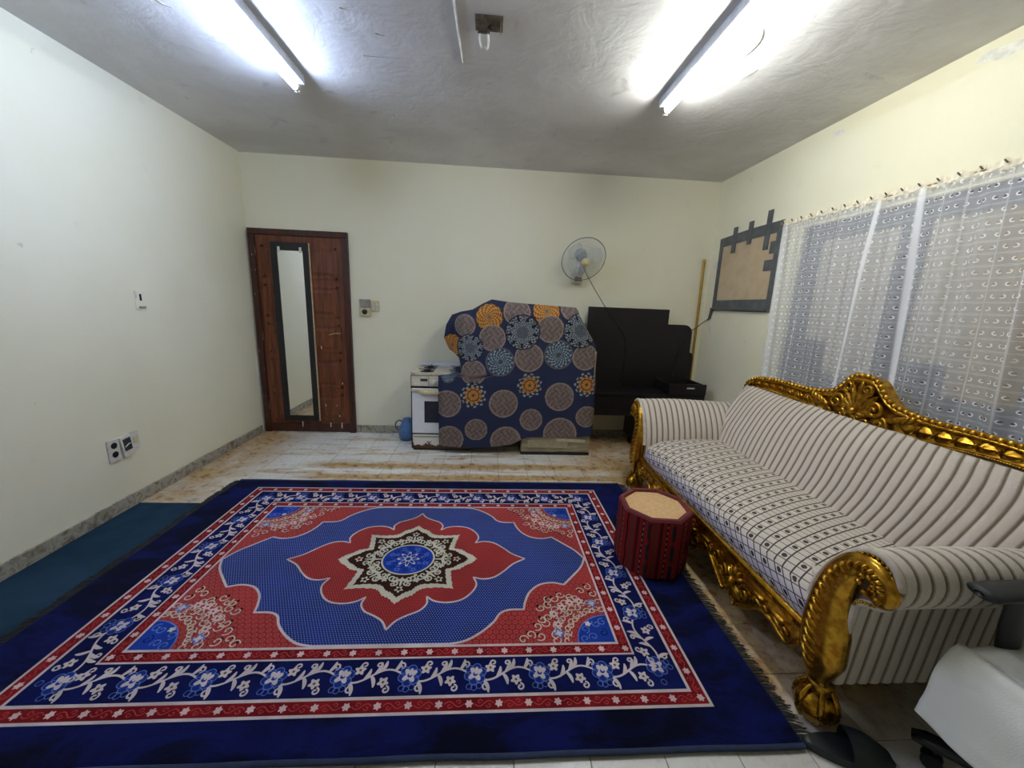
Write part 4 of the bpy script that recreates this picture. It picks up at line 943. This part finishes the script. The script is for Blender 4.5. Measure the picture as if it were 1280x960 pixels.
# body with gently uneven edges
nx, ny = 150, 100; X0, X1, Y0r, Y1r = -1.965, 1.135, .985, 2.945; pts = []
def edge(x, y):
    fx, fy = (x - X0) / (X1 - X0), (y - Y0r) / (Y1r - Y0r)
    return x + .012 * noise.noise(Vector((0, y * 3, 1))) * (1 - 2 * min(fx, .5)) * 1.0 + .035 * (fy - .5) * max(0, 1 - fx * 4) + .008 * noise.noise(Vector((1, y * 4, 7))) * max(0, 2 * fx - 1), y + .008 * noise.noise(Vector((x * 2.5, 0, 2))) * (abs(2 * fy - 1))
ring = [(X0 + (X1 - X0) * k / 80, Y0r) for k in range(80)] + [(X1, Y0r + (Y1r - Y0r) * k / 60) for k in range(60)] + [(X1 - (X1 - X0) * k / 80, Y1r) for k in range(80)] + [(X0, Y1r - (Y1r - Y0r) * k / 60) for k in range(60)]
ring = [edge(*p) for p in ring]; b = MB(); n = len(ring)
def inset(p, d): return (p[0] + d * (1 if p[0] < CX else -1) * (1 if abs(p[0] - CX) > 1.45 else 0), p[1] + d * (1 if p[1] < CY else -1) * (1 if abs(p[1] - CY) > .94 else 0))
lay = [(ring, .0052), (ring, .012), ([inset(p, .006) for p in ring], .0155), ([inset(p, .016) for p in ring], ZR)]
vs = [(p[0], p[1], z) for rr, z in lay for p in rr]; fs = [(k * n + i, k * n + (i + 1) % n, (k + 1) * n + (i + 1) % n, (k + 1) * n + i) for k in range(3) for i in range(n)] + [tuple(range(3 * n, 4 * n))]
b.add(vs, fs); b.build('pile', NAVY, rug)
b = MB(); bindm = plain('blue_grey_binding', (38, 50, 78), .9, bump=.4)
b.sweep([(p[0], p[1] - .004, .0115) for p in ring[:81]], [(.011, .008)] * 81, 6); b.build('edge_binding', bindm, rug, True)
b = MB(); b.sweep([(p[0], p[1] + .004, .0115) for p in ring[140:221]], [(.011, .008)] * 81, 6); b.build('edge_binding', bindm, rug, True)
frm = plain('dark_fringe_yarn', (52, 52, 50), .95, bump=.3, var=.3)
for sg in (1, -1):
    b = MB(); k = 0; y = Y0r + .004
    while y < Y1r - .004:
        ex, ey = edge(X1 if sg > 0 else X0, y); ln = random.uniform(.038, .060); dy = random.uniform(-.016, .010)
        b.sweep([(ex - sg * .006, ey, .011), (ex + sg * ln * .4, ey + dy * .4, .012), (ex + sg * ln, ey + dy, .0065)], [.0032, .0030, .0022], 4); y += .0068
    b.build('fringe', frm, rug)['kind'] = 'stuff'
# ---- flat pattern of the pile, laid out in rug coordinates
class Pat(MB):
    def P(s, pts, m, lev): s.cur = m; s.poly([(CX + x, CY + y) for x, y in pts], ZR + lev * LZ); return s
    def rib(s, pts, w, m, lev):
        s.cur = m; pts = [np.array(p, float) for p in pts]; n = len(pts); ve = []
        for i, p in enumerate(pts):
            t_ = pts[min(i + 1, n - 1)] - pts[max(i - 1, 0)]; t_ = t_ / (np.linalg.norm(t_) + 1e-9); q = np.array((-t_[1], t_[0])); ww = w(i / (n - 1)) if callable(w) else w
            ve += [p + q * ww / 2, p - q * ww / 2]
        s.add([(CX + a[0], CY + a[1], ZR + lev * LZ) for a in ve], [(2 * i, 2 * i + 1, 2 * i + 3, 2 * i + 2) for i in range(n - 1)]); return s
    def disk(s, c, r_, m, lev, n=14, ry=None): return s.P([(c[0] + r_ * math.cos(2 * PI * k / n), c[1] + (ry or r_) * math.sin(2 * PI * k / n)) for k in range(n)], m, lev)
    def flower(s, c, r_, pet, m, lev, a0=0., deep=.35): return s.P([(c[0] + r_ * (1 - deep * (.5 - .5 * math.cos(pet * t_))) * math.cos(t_ + a0), c[1] + r_ * (1 - deep * (.5 - .5 * math.cos(pet * t_))) * math.sin(t_ + a0)) for t_ in [2 * PI * k / (pet * 6) for k in range(pet * 6)]], m, lev)
    def ringo(s, c, r_, w, m, lev, n=20, ry=None): return s.rib([(c[0] + r_ * math.cos(2 * PI * k / n), c[1] + (ry or r_) * math.sin(2 * PI * k / n)) for k in range(n + 1)], w, m, lev)
    def curl(s, c, r_, a0, dirn, turns, w, m, lev, tail=None):
        pts = [(c[0] + r_ * (1 - .75 * q) * math.cos(a0 + dirn * turns * 2 * PI * q), c[1] + r_ * (1 - .75 * q) * math.sin(a0 + dirn * turns * 2 * PI * q)) for q in [k / 13 for k in range(14)]]
        if tail is not None: pts = [tail] + pts
        return s.rib(pts, w, m, lev)
    def leaf(s, p, ang, ln, wd, m, lev, bend=0.):
        A, B = [], []
        for k in range(7):
            q = k / 6; a = ang + bend * q; x, y = p[0] + ln * q * math.cos(ang + bend * q * .5), p[1] + ln * q * math.sin(ang + bend * q * .5); w_ = wd / 2 * math.sin(PI * min(1, q * .8 + .12)) ** .8
            A.append((x - w_ * math.sin(a), y + w_ * math.cos(a))); B.append((x + w_ * math.sin(a), y - w_ * math.cos(a)))
        return s.P(B + A[::-1], m, lev)
HX, HY = 1.313, .856
def rect(d): return [(-HX + d, -HY + d), (HX - d, -HY + d), (HX - d, HY - d), (-HX + d, HY - d)]
pb = Pat()
for lev, (d, m) in enumerate([(0, WHT), (.011, RED), (.058, WHT), (.070, FLO), (.224, WHT), (.232, RED), (.276, WHT)]): pb.P(rect(d), m, lev + 1)
# flowers and scrolls in both red bands
def side_frames(d):
    hx, hy = HX - d, HY - d
    return [((-hx, -hy), (1, 0), (0, -1), 2 * hx), ((hx, -hy), (0, 1), (1, 0), 2 * hy), ((hx, hy), (-1, 0), (0, 1), 2 * hx), ((-hx, hy), (0, -1), (-1, 0), 2 * hy)]
for d, lev, w_, pitch in ((.0345, 3, .047, .112), (.254, 7, .044, .108)):
    for (o_, e, n_, Ls) in side_frames(d):
        k = max(2, round(Ls / pitch)); st = Ls / k
        F = lambda s_, q: (o_[0] + e[0] * s_ + n_[0] * q, o_[1] + e[1] * s_ + n_[1] * q)
        for i in range(k):
            pb.flower(F(i * st, 0), .0155, 6, PNK, lev + .6, random.random())
            sg = 1 if i % 2 else -1
            pb.rib([F(i * st + .02 + (st - .04) * q, sg * .010 * math.sin(PI * 2 * q)) for q in [j / 10 for j in range(11)]], .0038, LRD, lev + .3)
            pb.curl(F(i * st + st * .36, sg * -.006), .010, 0, sg, .9, .0035, LRD, lev + .4); pb.curl(F(i * st + st * .66, sg * .006), .010, PI, sg, .9, .0035, LRD, lev + .4)
pb.build('red_border', MATS, rug)
# ---- floral vine band
pv = Pat(); lev = 5
for si, (o_, e, n_, Ls) in enumerate(side_frames(.147)):
    k = 9 if si % 2 == 0 else 5; st = Ls / k
    ang = math.atan2(e[1], e[0])
    F = lambda s_, q: (o_[0] + e[0] * s_ - n_[0] * q, o_[1] + e[1] * s_ - n_[1] * q)       # q > 0 points inwards
    for i in range(k):
        s0 = i * st
        vn = lambda q: -.026 * math.sin(2 * PI * q) + .004
        pv.rib([F(s0 + st * q, vn(q)) for q in [j / 26 for j in range(27)]], .0080, WHT, lev)
        c = F(s0 + .02, .004)                       # big blossom
        for a in range(6): th = a * PI / 3 + .3; pv.disk((c[0] + .027 * math.cos(th), c[1] + .027 * math.sin(th)), .019, FLQ, lev + .3, 12)
        for a in range(6): th = a * PI / 3 + .3; pv.ringo((c[0] + .027 * math.cos(th), c[1] + .027 * math.sin(th)), .018, .0028, LBL, lev + .5 + .02 * a, 14)
        pv.flower(c, .033, 4, WHT, lev + .8, ang + .6, .55); pv.disk((c[0], c[1]), .010, CIR, lev + .9, 10); pv.leaf(c, ang + 1.2, .03, .016, WHT, lev + .95, .4)
        for q, off, mm in ((.31, .030, 1), (.70, -.022, -1)):
            f = F(s0 + st * q, off); pv.flower(f, .023, 5, WHT, lev + .7, ang + q * 5, .4); pv.disk(f, .0055, GRN, lev + .9, 8)
        for q, sgn, ln in ((.20, -1, .050), (.40, 1, .045), (.50, -1, .045), (.54, 1, .05), (.62, 1, .045), (.84, 1, .042)):
            pv.leaf(F(s0 + st * q, vn(q)), ang + sgn * .75, ln * 1.1, .0150, WHT, lev + .2, .9 * sgn)
        for q, off, dr_ in ((.24, -.050, 1), (.36, .052, -1), (.58, .050, 1), (.76, -.052, -1), (.93, .048, 1)):
            pv.curl(F(s0 + st * q, off), .0150, ang + (PI / 2 if off < 0 else -PI / 2), dr_, 1.1, .0068, WHT, lev + .4)
        for q, off in ((.10, -.045), (.95, -.048), (.02, -.052)): pv.ringo(F(s0 + st * q + .01, off), .011, .0024, LBL, lev + .35, 12)
pv.build('floral_vine', MATS, rug)
# ---- field
pf = Pat(); FX, FY = HX - .287, HY - .287
pf.P([(-FX, -FY), (FX, -FY), (FX, FY), (-FX, FY)], SPA, 8)
def arcs(q4, bulge):
    """scalloped quarter outline: list of cusps, each arc bulging outwards"""
    out = []
    for (a, c), bl_ in zip(zip(q4[:-1], q4[1:]), bulge):
        a, c = np.array(a), np.array(c); d = c - a; n_ = np.array((d[1], -d[0]))
        if n_ @ ((a + c) / 2) < 0: n_ = -n_
        for k in range(10): q = k / 10; out.append(a + d * q + n_ * bl_ * math.sin(PI * q))
    out.append(np.array(q4[-1])); return out
def four(q): return [tuple(p) for p in q] + [(-p[0], p[1]) for p in q[::-1][1:]] + [(-p[0], -p[1]) for p in q[1:]] + [(p[0], -p[1]) for p in q[::-1][1:-1]]
def scaled(pts, d):
    c = [np.array(p) for p in pts]; n = len(c); out = []
    for i, p in enumerate(c):
        t_ = c[(i + 1) % n] - c[i - 1]; t_ /= (np.linalg.norm(t_) + 1e-9); q = np.array((t_[1], -t_[0])); out.append(tuple(p + q * d))
    return out
fieldq = [np.array(p) for p in catmull([(FX - .002, .0), (.985, .075), (.92, .15), (.862, .212)], 6)] + [np.array(p) for p in catmull([(.862, .212), (.80, .197), (.73, .212), (.675, .262), (.645, .325), (.632, .378)], 5)][1:] + [np.array(p) for p in catmull([(.632, .378), (.56, .380), (.515, .402), (.485, .45), (.43, .505), (.36, .55), (.29, FY - .003)], 5)][1:] + [np.array((.0, FY - .003))]
F4 = four(fieldq); pf.P(F4, FLD, 9); pf.rib(F4 + [F4[0]], .011, WHT, 10)
# corners: quarter blue rosette and cream lattice of curls
for sx in (-1, 1):
    for sy in (-1, 1):
        G = lambda a, c: (sx * (FX - a), sy * (FY - c))
        pf.P([G(0, 0)] + [G(.165 * math.cos(k / 12 * PI / 2), .150 * math.sin(k / 12 * PI / 2)) for k in range(13)], CIR, 9.2)
        pf.rib([G(.165 * math.cos(k / 12 * PI / 2), .150 * math.sin(k / 12 * PI / 2)) for k in range(13)], .006, LBL, 9.4)
        for a, c in ((.04, .05), (.09, .03), (.06, .10), (.12, .07), (.03, .11), (.13, .02)): pf.curl(G(a, c), .022, a * 40, 1 if c > .05 else -1, 1.1, .005, LBL if (a + c) > .1 else FLO, 9.5)
        pf.flower(G(.10, .10), .016, 5, CRM, 9.6)
        rnd = random.Random(5)
        for k in range(14):                            # curls radiating round the rosette
            th = (k + .5) / 14 * PI / 2
            for rr, cr in ((.19, .020), (.235, .024), (.285, .024)):
                if rr > .27 and not (.18 < th < 1.40): continue
                lim = .27 + .05 * abs(math.sin(2 * th)) ** 2
                if rr > lim: continue
                pf.curl(G(rr * 1.12 * math.cos(th), rr * math.sin(th)), cr, th * 3 + rr * 30, 1 if (k % 2) else -1, 1.0, .0055, CRM, 9.3 + .01 * k)
        for (a, c) in ((.205, .20), (.25, .16), (.16, .23), (.24, .10), (.11, .24)): pf.flower(G(a, c), .024, 6, PNK, 9.7, .3); pf.disk(G(a, c), .006, RED, 9.8, 8)
        for (a, c) in ((.265, .25), (.235, .255), (.27, .215), (.20, .285), (.31, .20), (.375, .045), (.34, .09), (.33, .035), (.045, .34), (.085, .31), (.03, .29), (.41, .02), (.15, .27), (.31, .13)):
            pf.curl(G(a, c), .024, a * 31, 1 if a > c else -1, 1.0, .006, CRM, 9.6); pf.disk(G(a + .012, c + .012), .009, BRN, 9.5, 8)
        for (a, c) in ((.245, .05), (.05, .225)): pf.flower(G(a, c), .03, 4, LBL, 9.65, .2, .5); pf.flower(G(a, c), .018, 4, WHT, 9.75, .2, .5)
pf.build('field', MATS, rug)
# ---- medallion
pm = Pat()
mq = [np.array(p) for p in catmull([(.672, 0), (.60, .045), (.545, .105), (.49, .152), (.43, .166), (.378, .152)], 5)] + [np.array(p) for p in catmull([(.378, .152), (.396, .205), (.375, .262), (.325, .312), (.255, .330), (.19, .318), (.150, .288)], 5)][1:] + [np.array(p) for p in catmull([(.150, .288), (.157, .335), (.130, .378), (.075, .408), (.03, .440), (.0, .487)], 5)][1:]
M4 = four(mq); pm.P(M4, MDL, 11); pm.rib(M4 + [M4[0]], .0095, WHT, 12)
sq = [(.392, 0), (.365, .035), (.335, .052), (.30, .085), (.252, .098), (.258, .15), (.275, .235), (.20, .226), (.125, .232), (.098, .248), (.075, .28), (.035, .300), (0, .338)]
st8 = []
for k in range(len(sq) - 1):
    a, c = np.array(sq[k]), np.array(sq[k + 1])
    for i in range(4): q = i / 4; p = a + (c - a) * q; nn_ = p / np.linalg.norm(p); st8.append(p + nn_ * .006 * math.sin(PI * ((i * 2) % 4) / 2 + .6))
st8.append(np.array(sq[-1])); S4 = four(st8); pm.P(S4, CRM, 13)
pm.P([(x * .875, y * .875) for x, y in S4], BRN, 14)
TIPS = [(.392, 0), (.275, .235), (0, .338), (-.275, .235), (-.392, 0), (-.275, -.235), (0, -.338), (.275, -.235)]
for k, (tx_, ty_) in enumerate(TIPS):
    Lt = math.hypot(tx_, ty_); a = math.atan2(ty_, tx_); d = (tx_ / Lt, ty_ / Lt); e = (-d[1], d[0])
    Q = lambda r_, s_: (d[0] * r_ + e[0] * s_, d[1] * r_ + e[1] * s_)
    r1 = Lt * .80
    pm.flower(Q(r1 * .88, 0), .024, 5, CRM, 15, a, .5); pm.disk(Q(r1 * .88, 0), .010, RED if k % 4 == 0 else BRN, 16, 8)
    pm.leaf(Q(.15, 0), a, r1 * .62 - .1, .014, CRM, 15)
    for sg in (-1, 1):
        pm.curl(Q(r1 * .72, sg * .030), .020, a + sg * PI / 2, -sg, 1.1, .0088, CRM, 15.2); pm.curl(Q(r1 * .58, sg * .052), .021, a - sg * .6, sg, 1.1, .0088, CRM, 15.4)
        pm.leaf(Q(r1 * .60, 0), a + sg * .9, .055, .018, CRM, 15.3, sg * .6); pm.curl(Q(.165, sg * .032), .018, a, sg, 1., .008, CRM, 15.5); pm.disk(Q(.205, sg * .040), .012, CRM, 15.6, 9); pm.disk(Q(.205, sg * .040), .005, BRN, 15.7, 7)
    am = a + PI / 8
    pm.flower((.185 * math.cos(am) * 1.1, .185 * math.sin(am)), .020, 5, CRM, 15.8, am, .45)
    pm.disk((.155 * math.cos(am) * 1.1, .145 * math.sin(am)), .010, CRM, 15.9, 8)
pm.disk((0, 0), .150, CRM, 17, 40, .133); pm.disk((0, 0), .140, CIR, 18, 40, .124)
for k in range(16):
    a = k * PI / 8; pm.curl((.108 * math.cos(a), .095 * math.sin(a)), .017, a * 2, 1 if k % 2 else -1, 1.1, .0045, LBL if k % 2 else FLO, 19)
    pm.curl((.078 * math.cos(a + .2), .068 * math.sin(a + .2)), .011, a, -1 if k % 2 else 1, 1., .004, FLO if k % 2 else LBL, 19.2)
pm.flower((0, 0), .066, 8, CRM, 20, 0, .55); pm.flower((0, 0), .052, 8, CIR, 21, 0, .5); pm.flower((0, 0), .030, 8, CRM, 22, PI / 8, .4); pm.disk((0, 0), .014, CIR, 23, 12)
pm.build('medallion', MATS, rug)

# ------------------------------------------------------------------ stool
sc_ = (.990, 1.975); SH = .345; SR = .205; a0 = .30
r = thing('drum_stool', 'low octagonal drum stool in striped red woven fabric on the rug', 'stool', (sc_[0], sc_[1], ZR))
ZR += .0035
def m_kilim():
    t = NT('red_kilim_weave'); s = t.sep(t.uv()); u, v = s[0], s[1]
    st_ = t.M('FRACT', t.M('MULTIPLY', u, 4.)); zig = t.M('MULTIPLY', t.M('SINE', t.M('MULTIPLY', v, 46.)), .012); zig2 = t.M('MULTIPLY', t.M('ABSOLUTE', t.M('SINE', t.M('MULTIPLY', v, 26.))), .05)
    def bar(c, w_, e_=.006, wob=None):
        q = t.M('ABSOLUTE', t.M('SUBTRACT', t.M('ADD', st_, wob) if wob is not None else st_, c)); return t.ss(q, w_ + e_, w_)
    n = t.noise(t.comb(t.M('MULTIPLY', u, 60.), t.M('MULTIPLY', v, 8.)), 1, 3)
    col = t.mix(n, hexc(112, 22, 24), hexc(142, 34, 32))
    col = t.mix(bar(.10, .05), col, hexc(70, 18, 26)); col = t.mix(bar(.30, .022, .01, zig), col, hexc(24, 20, 24)); col = t.mix(t.M('MULTIPLY', bar(.30, .007), t.M('GREATER_THAN', t.M('SINE', t.M('MULTIPLY', v, 190.)), .2)), col, hexc(150, 140, 130))
    col = t.mix(t.M('MULTIPLY', bar(.52, .07), t.M('GREATER_THAN', zig2, .020)), col, hexc(50, 40, 48)); col = t.mix(bar(.52, .012), col, hexc(24, 28, 34))
    col = t.mix(bar(.74, .022, .01, zig), col, hexc(24, 20, 24)); col = t.mix(bar(.90, .04), col, hexc(94, 46, 40)); col = t.mix(bar(.97, .008), col, hexc(60, 62, 44))
    f = t.noise(t.pos(), 220, 2); t.bump(f, .5, .004); return t.fin(col, .9, spec=.15)
KL = m_kilim()
def octp(rr, z, per=1): return [(sc_[0] + rr * math.cos(a0 + PI * k / 4), sc_[1] + rr * math.sin(a0 + PI * k / 4), z) for k in range(8)]
for k in range(8):
    A, B = a0 + PI * k / 4, a0 + PI * (k + 1) / 4; b = MB(); uvs = []
    for z, rr in ((ZR + .003, SR * .985), (ZR + .02, SR), (ZR + SH - .02, SR), (ZR + SH, SR * .985)):
        for i in range(5):
            q = i / 4; x = math.cos(A) * (1 - q) + math.cos(B) * q; y = math.sin(A) * (1 - q) + math.sin(B) * q; bl_ = 1 + .012 * math.sin(PI * q)
            b.v.append((sc_[0] + rr * x * bl_, sc_[1] + rr * y * bl_, z)); uvs.append(((k + q) / 8 * 1.9 + .05 * k, z))
    b.grid(list(b.v), 5, 4); b.v = b.v[:20]; b.f = [tuple(i - 20 for i in f) for f in b.f]; b.build('side_panel', KL, r, True, uv=uvs)
b = MB(); pts = octp(SR * .985, ZR + SH) ; vs = octp(SR * .985, ZR + SH - .012) + octp(SR * 1.0, ZR + SH) + octp(SR * .96, ZR + SH + .012) + octp(SR * .86, ZR + SH + .012) + octp(SR * .83, ZR + SH - .008)
b.grid(vs, 8, 5, wrapu=True); b.build('top_rim', plain('maroon_rim', (104, 34, 38), .85, bump=.4), r, False)
b = MB(); n8 = 32; vs = []
for q in (1., .8, .5, .2): vs += [(sc_[0] + SR * .85 * q * math.cos(2 * PI * k / n8), sc_[1] + SR * .85 * q * math.sin(2 * PI * k / n8), ZR + SH - .004 + .010 * (1 - q * q)) for k in range(n8)]
b.grid(vs, n8, 4, wrapu=True); b.f.append(tuple(range(3 * n8, 4 * n8))); b.mi.append(0); b.build('top_pad', plain('beige_suede_pad', (206, 168, 118), .95, nscale=60, bump=.5), r, True)
b = MB(); b.extrude(octp(SR * .975, ZR), (0, 0, .006)); b.build('base', MAT_BLACK, r)

ZR -= .0035
# ------------------------------------------------------------------ office chair at the near end of the sofa
ox, oy = 1.735, .640
r = thing('office_chair', 'black office chair with white sheet over its seat, beside the sofa', 'chair', (ox, oy, 0))
for k in range(5):
    a = math.radians(127 + 72 * k); d = Vector((math.cos(a), math.sin(a), 0)); rr = .400; c = Vector((ox, oy, 0))
    b = MB(); b.sweep([c + d * .03 + Vector((0, 0, .135)), c + d * .16 + Vector((0, 0, .125)), c + d * (rr - .03) + Vector((0, 0, .088)), c + d * rr + Vector((0, 0, .078))], [(.040, .024), (.036, .024), (.032, .020), (.024, .014)], 12); leg = b.build('base_leg', plain('glossy_black_plastic', (22, 22, 24), .22) if k == 0 else bpy.data.materials['glossy_black_plastic'], r, True)
    b = MB(); e = Vector((-d.y, d.x, 0))
    for s_ in (-1, 1): b.lathe([(.0, -.008), (.026, -.008), (.028, 0), (.026, .008), (0, .008)], c + d * (rr - .055) + e * (s_ * .014) + Vector((0, 0, .028)), 16, e)
    b.sweep([c + d * (rr - .055) + Vector((0, 0, .03)), c + d * (rr - .055) + Vector((0, 0, .085))], .007, 8); b.build('caster', MAT_BLACK, leg, True, sharp=50)
b = MB(); b.lathe([(.04, .10), (.045, .16), (.03, .18), (.03, .32), (.02, .33), (.02, .44)], (ox, oy, 0), 16); b.build('gas_lift', MAT_BLACK, r, True, sharp=40)
b = MB(); b.box(ox - .25, ox + .23, oy - .225, oy + .225, .44, .525, .035); b.build('seat', plain('black_seat_fabric', (28, 28, 30), .9), r, True)
b = MB(); b.box(ox + .27, ox + .33, oy - .22, oy + .22, .60, 1.08, .028); b.build('backrest', plain('black_back_fabric', (28, 28, 30), .9), r, True)
b = MB(); b.sweep([(ox + .12, oy, .44), (ox + .32, oy, .44), (ox + .345, oy, .50), (ox + .34, oy, .80)], [(.03, .012)] * 4, 8); b.build('back_bar', MAT_BLACK, r, True)
PADM = plain('dark_grey_arm_pad', (30, 32, 34), .5)
for sg in (-1, 1):
    yy = oy + sg * .222; b = MB()
    pth = catmull([(ox - .325, yy, .722), (ox - .31, yy, .722), (ox - .24, yy, .725), (ox - .10, yy, .728), (ox + .04, yy, .724), (ox + .07, yy, .72)], 4)
    b.sweep(pth, [(.010 + .030 * min(1, (k + .3) / 4) * min(1, (len(pth) - k) / 4), .007 + .010 * min(1, (k + .3) / 4) * min(1, (len(pth) - k) / 4)) for k in range(len(pth))], 12); arm = b.build('arm_pad', PADM, r, True)
    b = MB(); b.sweep(catmull([(ox - .18, yy, .715), (ox - .175, yy + sg * .004, .66), (ox - .165, yy + sg * .008, .56), (ox - .13, yy + sg * .006, .46), (ox - .06, yy - sg * .06, .430)], 5), [(.05 - .001 * k, .016) for k in range(21)], 10, up=(0, 1, 0)); b.build('arm_bracket', MAT_BLACK, arm, True)
# white sheet on the seat
r2 = MB(); nu, nv = 46, 60; pts = []
for j in range(nv):
    t_ = j / (nv - 1)
    for i in range(nu):
        s_ = i / (nu - 1); y = oy - .26 + .505 * s_
        if t_ < .45:
            q = t_ / .45; x = ox + .24 - .545 * q; z = .545 - .015 * q
        else:
            q = (t_ - .45) / .55; x = ox - .305 - .075 * min(1, q * 1.2) - .012 * math.sin(q * 6); z = .530 - .25 * q
            if q < .12: x += .02 * (1 - q / .12) ** 2; z += .004
        e = max(0, (abs(y - oy) - .19) / .07)
        wv = .012 * noise.noise(Vector((x * 6, y * 7, z * 4))) + .006 * noise.noise(Vector((x * 15, y * 14, z * 9)))
        pts.append((x + (wv if t_ > .45 else 0) - .012 * math.sin(y * 26) * max(0, t_ - .5), y, z + (wv * 1. if t_ <= .45 else 0) - .03 * e * e * (1 if t_ < .45 else 0)))
r2.grid(pts, nu, nv)
t = NT('white_cotton_sheet'); n_ = t.noise(t.pos(), 300, 2); n2_ = t.noise(t.pos(), 6, 3); t.bump(t.M('ADD', n_, t.M('MULTIPLY', n2_, 3.)), .25, .006); t.fin(t.mix(t.ss(n2_, .5, .75, 0, .4), hexc(242, 240, 232), hexc(204, 202, 188)), .9, spec=.15)
o = r2.build('seat_sheet', t.m, None, True, origin=(ox, oy, .54)); tag(o, 'white cotton sheet draped over the seat of the black office chair', 'sheet')
md = o.modifiers.new('thickness', 'SOLIDIFY'); md.thickness = .004

# ------------------------------------------------------------------ slipper
r = thing('slipper', 'single dark rubber slipper on the floor beside the gilt sofa foot', 'slipper', (1.268, .955, 0))
RUB = plain('dark_green_black_rubber', (34, 40, 42), .45, bump=.1)
L_, ang = .265, math.radians(-16); cA = np.array((1.268, .955)); dx_ = np.array((math.cos(ang), math.sin(ang))); dy_ = np.array((-dx_[1], dx_[0]))
def sole(q): return .036 + .014 * math.sin(PI * q) + (.010 if q > .5 else 0) * math.sin(PI * (q - .5) / .5)
out = []
N_ = 24
for k in range(N_ + 1): q = k / N_; w_ = sole(q) * math.sin(PI * min(max(q, .0), 1) * .94 + .09) ** .45; out.append((q, w_))
ptsL = [cA + dx_ * (q - .5) * L_ + dy_ * w_ for q, w_ in out] + [cA + dx_ * (q - .5) * L_ - dy_ * w_ for q, w_ in out[::-1]]
b = MB(); n = len(ptsL); lay = [(.95, .001), (1.0, .010), (1.0, .024), (.94, .030)]
vs = [(cA[0] + (p[0] - cA[0]) * s_, cA[1] + (p[1] - cA[1]) * s_, z) for s_, z in lay for p in ptsL]; b.grid(vs, n, 4, wrapu=True); b.f.append(tuple(range(3 * n, 4 * n))); b.mi.append(0); b.f.append(tuple(range(n))[::-1]); b.mi.append(0); b.build('sole', RUB, r, True, sharp=45)
b = MB(); vs = []; m_ = 15
for th_o in (0., .006):
    for k in range(9):
        q = .47 + .46 * k / 8; w_ = np.interp(q, [a for a, c in out], [c for a, c in out]) + .002 - th_o; hh = (.082 - .048 * ((k) / 8) ** 1.6) - th_o
        for i in range(m_):
            a = PI * i / (m_ - 1); p = cA + dx_ * ((q - .5) * L_ - (.012 * math.sin(a) if k == 0 else 0)) + dy_ * (w_ * math.cos(a)); vs.append((p[0], p[1], .018 + hh * math.sin(a) ** .8))
b.grid(vs[:9 * m_], m_, 9); b.grid(vs[9 * m_:], m_, 9, flip=True); b.build('upper_strap', RUB, r, True)
